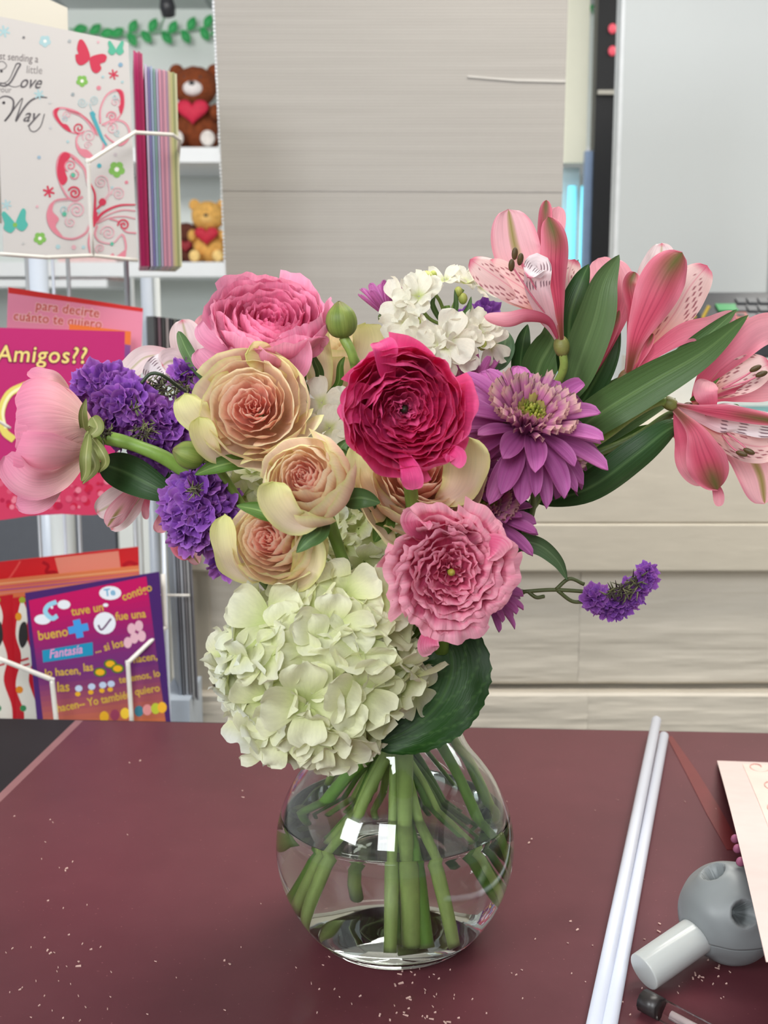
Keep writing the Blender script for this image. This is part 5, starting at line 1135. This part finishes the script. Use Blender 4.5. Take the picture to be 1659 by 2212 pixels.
# ------------------------------------------------------------------ alstroemeria
def tep(kind):
    def c(u, v):
        au = abs(u)
        if kind == 'in':       # broad outer tepal seen on its inner face
            a = mix((232, 150, 160), (240, 184, 192), sstep(.2, .8, v)); a = mix(a, (226, 120, 146), sstep(.75, 1, au)*.5)
            return mix(a, (138, 132, 60), max(0, 1-au/(.30-.12*v))**.7*sstep(.45, .75, v)*.85)
        if kind == 'out':      # outer face: deep pink, green towards the tip
            a = mix((118, 72, 50), (206, 84, 110), sstep(.05, .28, v)); a = mix(a, (232, 150, 166), sstep(.35, .95, au)*.65)
            a = mix(a, (150, 40, 70), max(0, 1-abs(au-.28)*14)*.5+max(0, 1-au*14)*.4)
            return mix(a, (98, 104, 50), sstep(.52, .92, v)*max(0, 1-au*1.25)*.95)
        if kind == 'str':      # inner tepal with dark dashes
            a = mix((222, 150, 132), (240, 204, 200), sstep(.15, .6, v)); a = mix(a, (214, 90, 120), sstep(.9, 1, v)*.9+max(0, 1-au*16)*.35)
            k = (u*7) % 1; j = (v*9+math.floor(u*7)*.37) % 1
            if .38 < k < .58 and j < .42 and .3 < v < .88 and au > .12 and math.sin(math.floor(u*7)*12.9+math.floor(v*9+math.floor(u*7)*.37)*7.3) > -.1: a = (150, 60, 78)
            return a
        if kind == 'pale':
            a = mix((214, 150, 160), (238, 216, 216), sstep(.1, .6, v)); a = mix(a, (150, 150, 80), max(0, 1-au/.14)*.5); return mix(a, (226, 110, 130), sstep(.92, 1, v)*max(0, 1-au*1.5))
        if kind == 'white': 
            a = mix((230, 190, 196), (244, 236, 238), sstep(.3, .7, v)); k = (u*5) % 1
            if .4 < k < .65 and (v*6) % 1 < .4 and v > .4: a = (96, 40, 66)
            return mix(a, (226, 120, 150), sstep(.95, 1, v))
        return mix((216, 96, 124), (240, 168, 180), sstep(.2, .9, v))
    return c
PFT = {'in': rnd_tip, 'out': belly, 'str': belly, 'pale': belly, 'white': strap, 'pink': rnd_tip}
def bloom(t, ov, tepals, anthers=(), orad=9, ocol=(126, 128, 66)):
    c0 = P(*ov[:3]); a1 = P(*ov[3:6]) if len(ov) > 3 else c0+Vector((0, 0, .01)); ax = (a1-c0).normalized()
    mb = MB(); mb.ball((0, 0, 0), (orad*PX*1.25, orad*PX*1.25, orad*PX*1.7), lambda u, v: mix(ocol, (104, 66, 44), sstep(.75, 1, v)), hd_mat(c0, ax), fn=lambda d: 1+.06*math.cos(6*math.atan2(d.y, d.x)))
    b_ = mk('bloom_base', mb, STEM, t)
    for i, tp in enumerate(tepals):
        pts, w_, kind, cup, tl = tp[:5]; mb = MB()
        sheet(mb, pts, w_, PFT[kind], tep(kind), cup=cup, tilt=tl, ruf=.03 if kind != 'white' else .10, nu=28, nv=44, seed=i, curl=tp[5] if len(tp) > 5 else 0)
        mk('tepal', mb, ALSP, b_)
    for pts in anthers:
        q_ = [P(*p) for p in pts]; mb = MB().tube(q_, .00055, (214, 120, 140), n=6)
        d = (q_[-1]-q_[-2]).normalized(); mb.ball((0, 0, 0), (6.5*PX, 5*PX, 13*PX), (84, 66, 34), hd_mat(q_[-1], d+Vector((.6, 0, .1))), n=10, m=8)
        mk('stamen', mb, STEM, b_)
    return b_
al = thing('alstroemeria', 'pink alstroemeria stem with upright green leaves, left of the two at the upper right', 'flower', P(1215, 820, .70), 'pink alstroemeria stems')
bloom(al, (1213, 748, .700, 1205, 690, .70), [
    ([(1208, 730, .700), (1190, 670, .708), (1180, 560, .722), (1195, 490, .728), (1206, 446, .732)], 66, 'pink', .3, -10),
    ([(1206, 730, .700), (1185, 640, .712), (1176, 540, .724), (1178, 470, .728), (1180, 432, .730)], 34, 'out', .6, 0),
    ([(1205, 725, .700), (1165, 650, .700), (1130, 580, .703), (1112, 530, .708), (1098, 452, .714)], 134, 'in', .45, 8),
    ([(1203, 725, .699), (1160, 665, .694), (1110, 625, .690), (1060, 590, .690), (1015, 560, .692)], 74, 'str', -.5, 20),
    ([(1205, 728, .698), (1180, 670, .690), (1140, 630, .688), (1095, 600, .690), (1050, 570, .696)], 80, 'str', .5, -20),
    ([(1205, 728, .698), (1180, 680, .688), (1160, 620, .682), (1160, 575, .680), (1140, 598, .673)], 62, 'white', .5, 10),
    ([(1206, 735, .698), (1185, 695, .688), (1140, 682, .676), (1095, 690, .672), (1045, 684, .676)], 60, 'pink', -1.35, 0),
    ([(1214, 738, .697), (1207, 660, .688), (1200, 580, .684), (1200, 520, .686), (1184, 468, .690)], 70, 'out', -.7, 14)],
    anthers=[[(1195, 700, .694), (1150, 640, .680), (1105, 573, .674)], [(1195, 695, .694), (1155, 620, .682), (1124, 560, .676)], [(1195, 695, .694), (1150, 610, .688), (1112, 548, .684)]], orad=13)
mk('pedicel', MB().tube([P(1213, 752, .700), P(1218, 790, .702), P(1205, 825, .708), P(1180, 860, .72), P(1130, 960, .73)], .0026, (132, 152, 72), n=10), STEM, al)
bloom(al, (1262, 830, .735, 1262, 790, .735), [
    ([(1262, 820, .735), (1250, 740, .732), (1240, 650, .732), (1228, 600, .735), (1240, 560, .742)], 62, 'str', .3, 0),
    ([(1264, 820, .735), (1290, 740, .735), (1310, 660, .735), (1305, 600, .738), (1292, 558, .745)], 84, 'pink', .5, 0),
    ([(1268, 830, .735), (1310, 740, .732), (1340, 660, .732), (1342, 610, .735), (1325, 560, .742)], 70, 'pink', .5, 20),
    ([(1270, 830, .728), (1295, 780, .718), (1325, 710, .714), (1338, 670, .716)], 26, 'out', 1.1, 10)], orad=8)
leaf(al, [(1225, 870, .725), (1250, 790, .712), (1285, 690, .705), (1305, 610, .704), (1338, 550, .708)], 92, leafcol((84, 110, 66), (98, 126, 78), (110, 138, 88)), .5, 0, twist=20)
leaf(al, [(1225, 860, .735), (1228, 760, .722), (1232, 680, .716), (1255, 610, .716), (1272, 570, .72)], 66, DARKLEAF, .7, 10, twist=-30)
leaf(al, [(1150, 860, .745), (1165, 790, .738), (1195, 730, .735), (1190, 680, .738)], 84, MIDLEAF, .4, 10)
leaf(al, [(1145, 880, .75), (1125, 800, .745), (1130, 740, .742), (1140, 700, .745)], 44, DARKLEAF, .6, 0)
leaf(al, [(1235, 900, .745), (1275, 840, .738), (1315, 760, .735), (1335, 670, .74)], 62, DARKLEAF, .5, 10)
leaf(al, [(1238, 870, .735), (1258, 800, .725), (1250, 740, .718), (1240, 720, .712)], 44, DARKLEAF, .9, 30)
leaf(al, [(1228, 860, .74), (1240, 730, .74), (1225, 620, .745), (1250, 560, .75)], 40, MIDLEAF, .6, -20)
leaf(al, [(1090, 1040, .74), (1100, 990, .74), (1110, 930, .74), (1105, 890, .745)], 50, DARKLEAF, .5, 0)
vstem(al, P(1130, 955, .73), [(1060, 1150, .735), (985, 1350, .74)], (1085, 1890, .70), .0034, col=((96, 130, 60), (118, 156, 62)), neck=(.018, -.004, .165))
ar = thing('alstroemeria', 'pink alstroemeria stem with three blooms and long leaves leaning far right', 'flower', P(1300, 960, .72), 'pink alstroemeria stems')
bloom(ar, (1350, 818, .715, 1365, 780, .715), [
    ([(1358, 800, .716), (1375, 700, .724), (1400, 610, .730), (1425, 560, .732), (1430, 525, .735)], 66, 'pale', .4, 0),
    ([(1352, 800, .714), (1362, 720, .712), (1368, 660, .712), (1362, 615, .714), (1372, 588, .720)], 42, 'out', .7, 10),
    ([(1365, 802, .716), (1410, 740, .720), (1455, 680, .722), (1490, 620, .724), (1528, 574, .726)], 90, 'str', .2, -10),
    ([(1362, 805, .712), (1420, 755, .705), (1480, 718, .702), (1540, 705, .704), (1590, 680, .71)], 66, 'pink', .5, 10),
    ([(1357, 808, .712), (1375, 730, .700), (1408, 655, .695), (1440, 590, .696), (1474, 545, .70)], 104, 'out', -.55, 0),
    ([(1368, 808, .71), (1385, 775, .706), (1400, 745, .705), (1410, 720, .707)], 20, 'out', .6, 0)], orad=12, ocol=(110, 84, 56))
bloom(ar, (1482, 884, .715, 1515, 855, .715), [
    ([(1495, 870, .716), (1530, 810, .708), (1590, 755, .705), (1640, 715, .706), (1700, 700, .71)], 92, 'pink', .6, 0),
    ([(1495, 872, .716), (1550, 840, .706), (1610, 810, .702), (1665, 785, .70)], 84, 'str', .4, -10),
    ([(1500, 875, .717), (1560, 850, .712), (1620, 845, .710), (1690, 845, .712)], 70, 'pink', -.3, 20),
    ([(1498, 878, .71), (1550, 855, .703), (1610, 835, .70), (1650, 810, .70)], 14, 'out', .6, 0),
    ([(1532, 905, .700), (1530, 870, .692), (1524, 845, .692), (1530, 822, .698)], 66, 'pink', .3, 0)],
    anthers=[[(1560, 840, .70), (1610, 825, .692), (1645, 808, .688)], [(1560, 840, .70), (1605, 815, .692), (1632, 796, .688)]], orad=10, ocol=(96, 66, 46))
bloom(ar, (1447, 872, .700, 1475, 888, .700), [
    ([(1460, 878, .700), (1530, 915, .706), (1600, 960, .712), (1640, 1020, .716), (1652, 1088, .72)], 120, 'in', .4, 0),
    ([(1462, 882, .700), (1520, 920, .700), (1580, 950, .700), (1640, 965, .704), (1690, 955, .708)], 80, 'str', .4, -10),
    ([(1458, 878, .700), (1530, 895, .698), (1600, 905, .698), (1700, 925, .70)], 70, 'white', .5, 20),
    ([(1456, 874, .698), (1520, 885, .690), (1590, 895, .688), (1700, 915, .69)], 38, 'out', -.7, 10),
    ([(1458, 885, .700), (1478, 950, .700), (1490, 1000, .702), (1525, 1045, .705)], 74, 'pink', .4, 0),
    ([(1530, 1030, .696), (1545, 1050, .694), (1552, 1070, .694), (1553, 1094, .696)], 30, 'pink', .3, 0),
    ([(1458, 884, .696), (1500, 930, .684), (1520, 980, .680), (1535, 1020, .681), (1550, 1058, .686)], 92, 'out', -.5, 0),
    ([(1500, 950, .702), (1480, 945, .704), (1454, 938, .706)], 24, 'out', .4, 0)],
    anthers=[[(1560, 940, .70), (1580, 965, .69), (1602, 980, .684)], [(1570, 935, .70), (1600, 958, .69), (1618, 975, .686)]], orad=11)
mk('pedicel', MB().tube([P(1445, 870, .700), P(1420, 868, .700), P(1370, 895, .704), P(1310, 940, .71), P(1240, 985, .72)], .0028, (132, 158, 70), n=10), STEM, ar)
mk('pedicel', MB().tube([P(1348, 825, .716), P(1335, 860, .718), P(1300, 900, .722), P(1240, 985, .722)], .0028, (96, 92, 56), n=10), STEM, ar)
mk('pedicel', MB().tube([P(1482, 884, .716), P(1440, 900, .72), P(1370, 945, .724), P(1240, 1000, .724)], .0026, (90, 110, 56), n=10), STEM, ar)
leaf(ar, [(1180, 985, .72), (1280, 905, .700), (1400, 830, .690), (1520, 760, .688), (1617, 680, .695)], 92, leafcol((68, 96, 50), (92, 122, 68), (108, 138, 80)), .35, 0, twist=10)
leaf(ar, [(1400, 830, .705), (1480, 765, .702), (1540, 715, .702), (1592, 668, .706)], 44, MIDLEAF, .5, 0)
leaf(ar, [(1160, 1088, .725), (1270, 1055, .705), (1370, 985, .697), (1440, 930, .70), (1480, 912, .71)], 76, DARKLEAF, -.5, 10)
leaf(ar, [(1170, 1060, .735), (1290, 990, .73), (1400, 940, .728), (1490, 930, .73)], 60, leafcol((70, 104, 40), (88, 124, 52), (110, 144, 70)), .4, 0)
leaf(ar, [(1180, 1030, .735), (1260, 960, .73), (1370, 900, .73), (1460, 860, .735)], 60, MIDLEAF, .5, 0)
leaf(ar, [(1190, 940, .74), (1290, 870, .745), (1380, 800, .75)], 60, MIDLEAF, .5, 0)
leaf(ar, [(1510, 886, .712), (1560, 884, .70), (1590, 878, .698), (1596, 886, .70)], 14, BRLEAF, .5, 0)
leaf(ar, [(1490, 865, .706), (1520, 848, .70), (1556, 815, .698)], 14, BRLEAF, .5, 0)
vstem(ar, P(1245, 985, .722), [(1150, 1090, .725), (1080, 1230, .73), (990, 1400, .735)], (1100, 1830, .73), .0036, col=((104, 134, 58), (128, 160, 62)), neck=(.026, .008, .168))
ap = thing('alstroemeria', 'blush pink alstroemeria stem with pale petals at the far left behind the statice', 'flower', P(420, 1030, .76))
bloom(ap, (440, 830, .79, 430, 790, .79), [
    ([(436, 820, .79), (415, 780, .785), (405, 740, .783), (393, 690, .786)], 78, 'pale', .4, 0),
    ([(436, 822, .79), (380, 775, .785), (320, 770, .783), (280, 800, .784), (245, 830, .79)], 54, 'pale', .5, 20),
    ([(436, 824, .79), (390, 795, .780), (345, 790, .776), (320, 830, .776)], 54, 'white', .5, 10),
    ([(438, 824, .79), (450, 780, .79), (440, 730, .79), (450, 680, .795)], 70, 'pink', .4, 0),
    ([(436, 822, .79), (400, 790, .776), (370, 780, .772), (350, 790, .772)], 60, 'pale', .4, 0)], orad=8)
bloom(ap, (320, 1045, .765, 305, 1060, .765), [
    ([(318, 1040, .765), (290, 1055, .758), (250, 1085, .755), (208, 1108, .757)], 66, 'pale', .6, 10),
    ([(318, 1044, .763), (285, 1070, .752), (255, 1105, .75), (232, 1138, .752)], 60, 'in', -.6, 0),
    ([(318, 1044, .765), (300, 1080, .762), (270, 1110, .762), (240, 1145, .765)], 50, 'pale', .4, 0),
    ([(322, 1050, .764), (318, 1080, .76), (314, 1100, .758), (316, 1122, .76)], 22, 'pink', .5, 0)], orad=7)
bloom(ap, (385, 1080, .775, 375, 1100, .775), [
    ([(382, 1080, .775), (360, 1110, .77), (350, 1130, .768), (340, 1150, .77)], 40, 'pink', .4, 0),
    ([(385, 1100, .775), (385, 1150, .77), (410, 1190, .766), (430, 1218, .768)], 40, 'in', .5, 0),
    ([(385, 1100, .772), (375, 1150, .766), (390, 1185, .762), (412, 1206, .763)], 40, 'out', -.5, 0)], orad=7)
leaf(ap, [(385, 715, .765), (405, 760, .755), (430, 800, .752), (460, 845, .755)], 32, MIDLEAF, .5, 0)
leaf(ap, [(215, 1000, .735), (270, 1020, .722), (330, 1050, .717), (400, 1085, .72)], 84, DARKLEAF, .4, 0)
leaf(ap, [(300, 990, .755), (350, 1030, .745), (400, 1060, .745), (450, 1080, .75)], 50, DARKLEAF, .4, 0)
mk('pedicel', MB().tube([P(440, 835, .79), P(450, 900, .785), P(460, 1000, .775), P(500, 1080, .765)], .0024, (110, 140, 64), n=8), STEM, ap)
mk('pedicel', MB().tube([P(270, 985, .735), P(320, 1015, .73), P(380, 1050, .735), P(500, 1120, .76)], .0014, (66, 80, 44), n=8), STEM, ap)
mk('pedicel', MB().tube([P(322, 1044, .765), P(400, 1070, .765), P(500, 1120, .762)], .002, (110, 140, 64), n=8), STEM, ap)
mk('tendril', MB().tube([P(305, 828, .70), P(325, 808, .70), P(350, 810, .70), P(385, 835, .71), P(400, 845, .72)], .0011, (52, 66, 44), n=7), STEM, ap)
vstem(ap, P(500, 1080, .765), [(640, 1250, .76), (760, 1400, .75)], (700, 1700, .77), .0030, neck=(-.012, .02, .165))
# right side foliage: curved leaf sprig
fs = thing('foliage_sprig', 'small curved grey green leaf sprig right of the ruffled pink bloom', 'leaf sprig', P(1085, 1300, .70))
leaf(fs, [(1088, 1205, .70), (1120, 1172, .695), (1165, 1178, .692), (1205, 1212, .692), (1226, 1254, .694)], 46, leafcol((84, 112, 76), (104, 132, 92), (130, 156, 116)), .5, 25)
leaf(fs, [(1085, 1190, .70), (1105, 1130, .70), (1130, 1090, .70), (1140, 1140, .695)], 36, DARKLEAF, .6, 0)
leaf(fs, [(1070, 1230, .705), (1085, 1180, .705), (1110, 1150, .705), (1130, 1140, .70)], 40, DARKLEAF, .6, 10)
mk('twig', MB().tube([P(1165, 1060, .715), P(1140, 1110, .71), P(1110, 1150, .705), P(1090, 1205, .70), P(1060, 1290, .70)], .0016, (110, 130, 84), n=8), STEM, fs)
vstem(fs, P(1060, 1290, .70), [(1000, 1400, .71)], (1030, 1930, .72), .0022)
pt_ = mk('petal', MB(), MUMP, None) if False else None
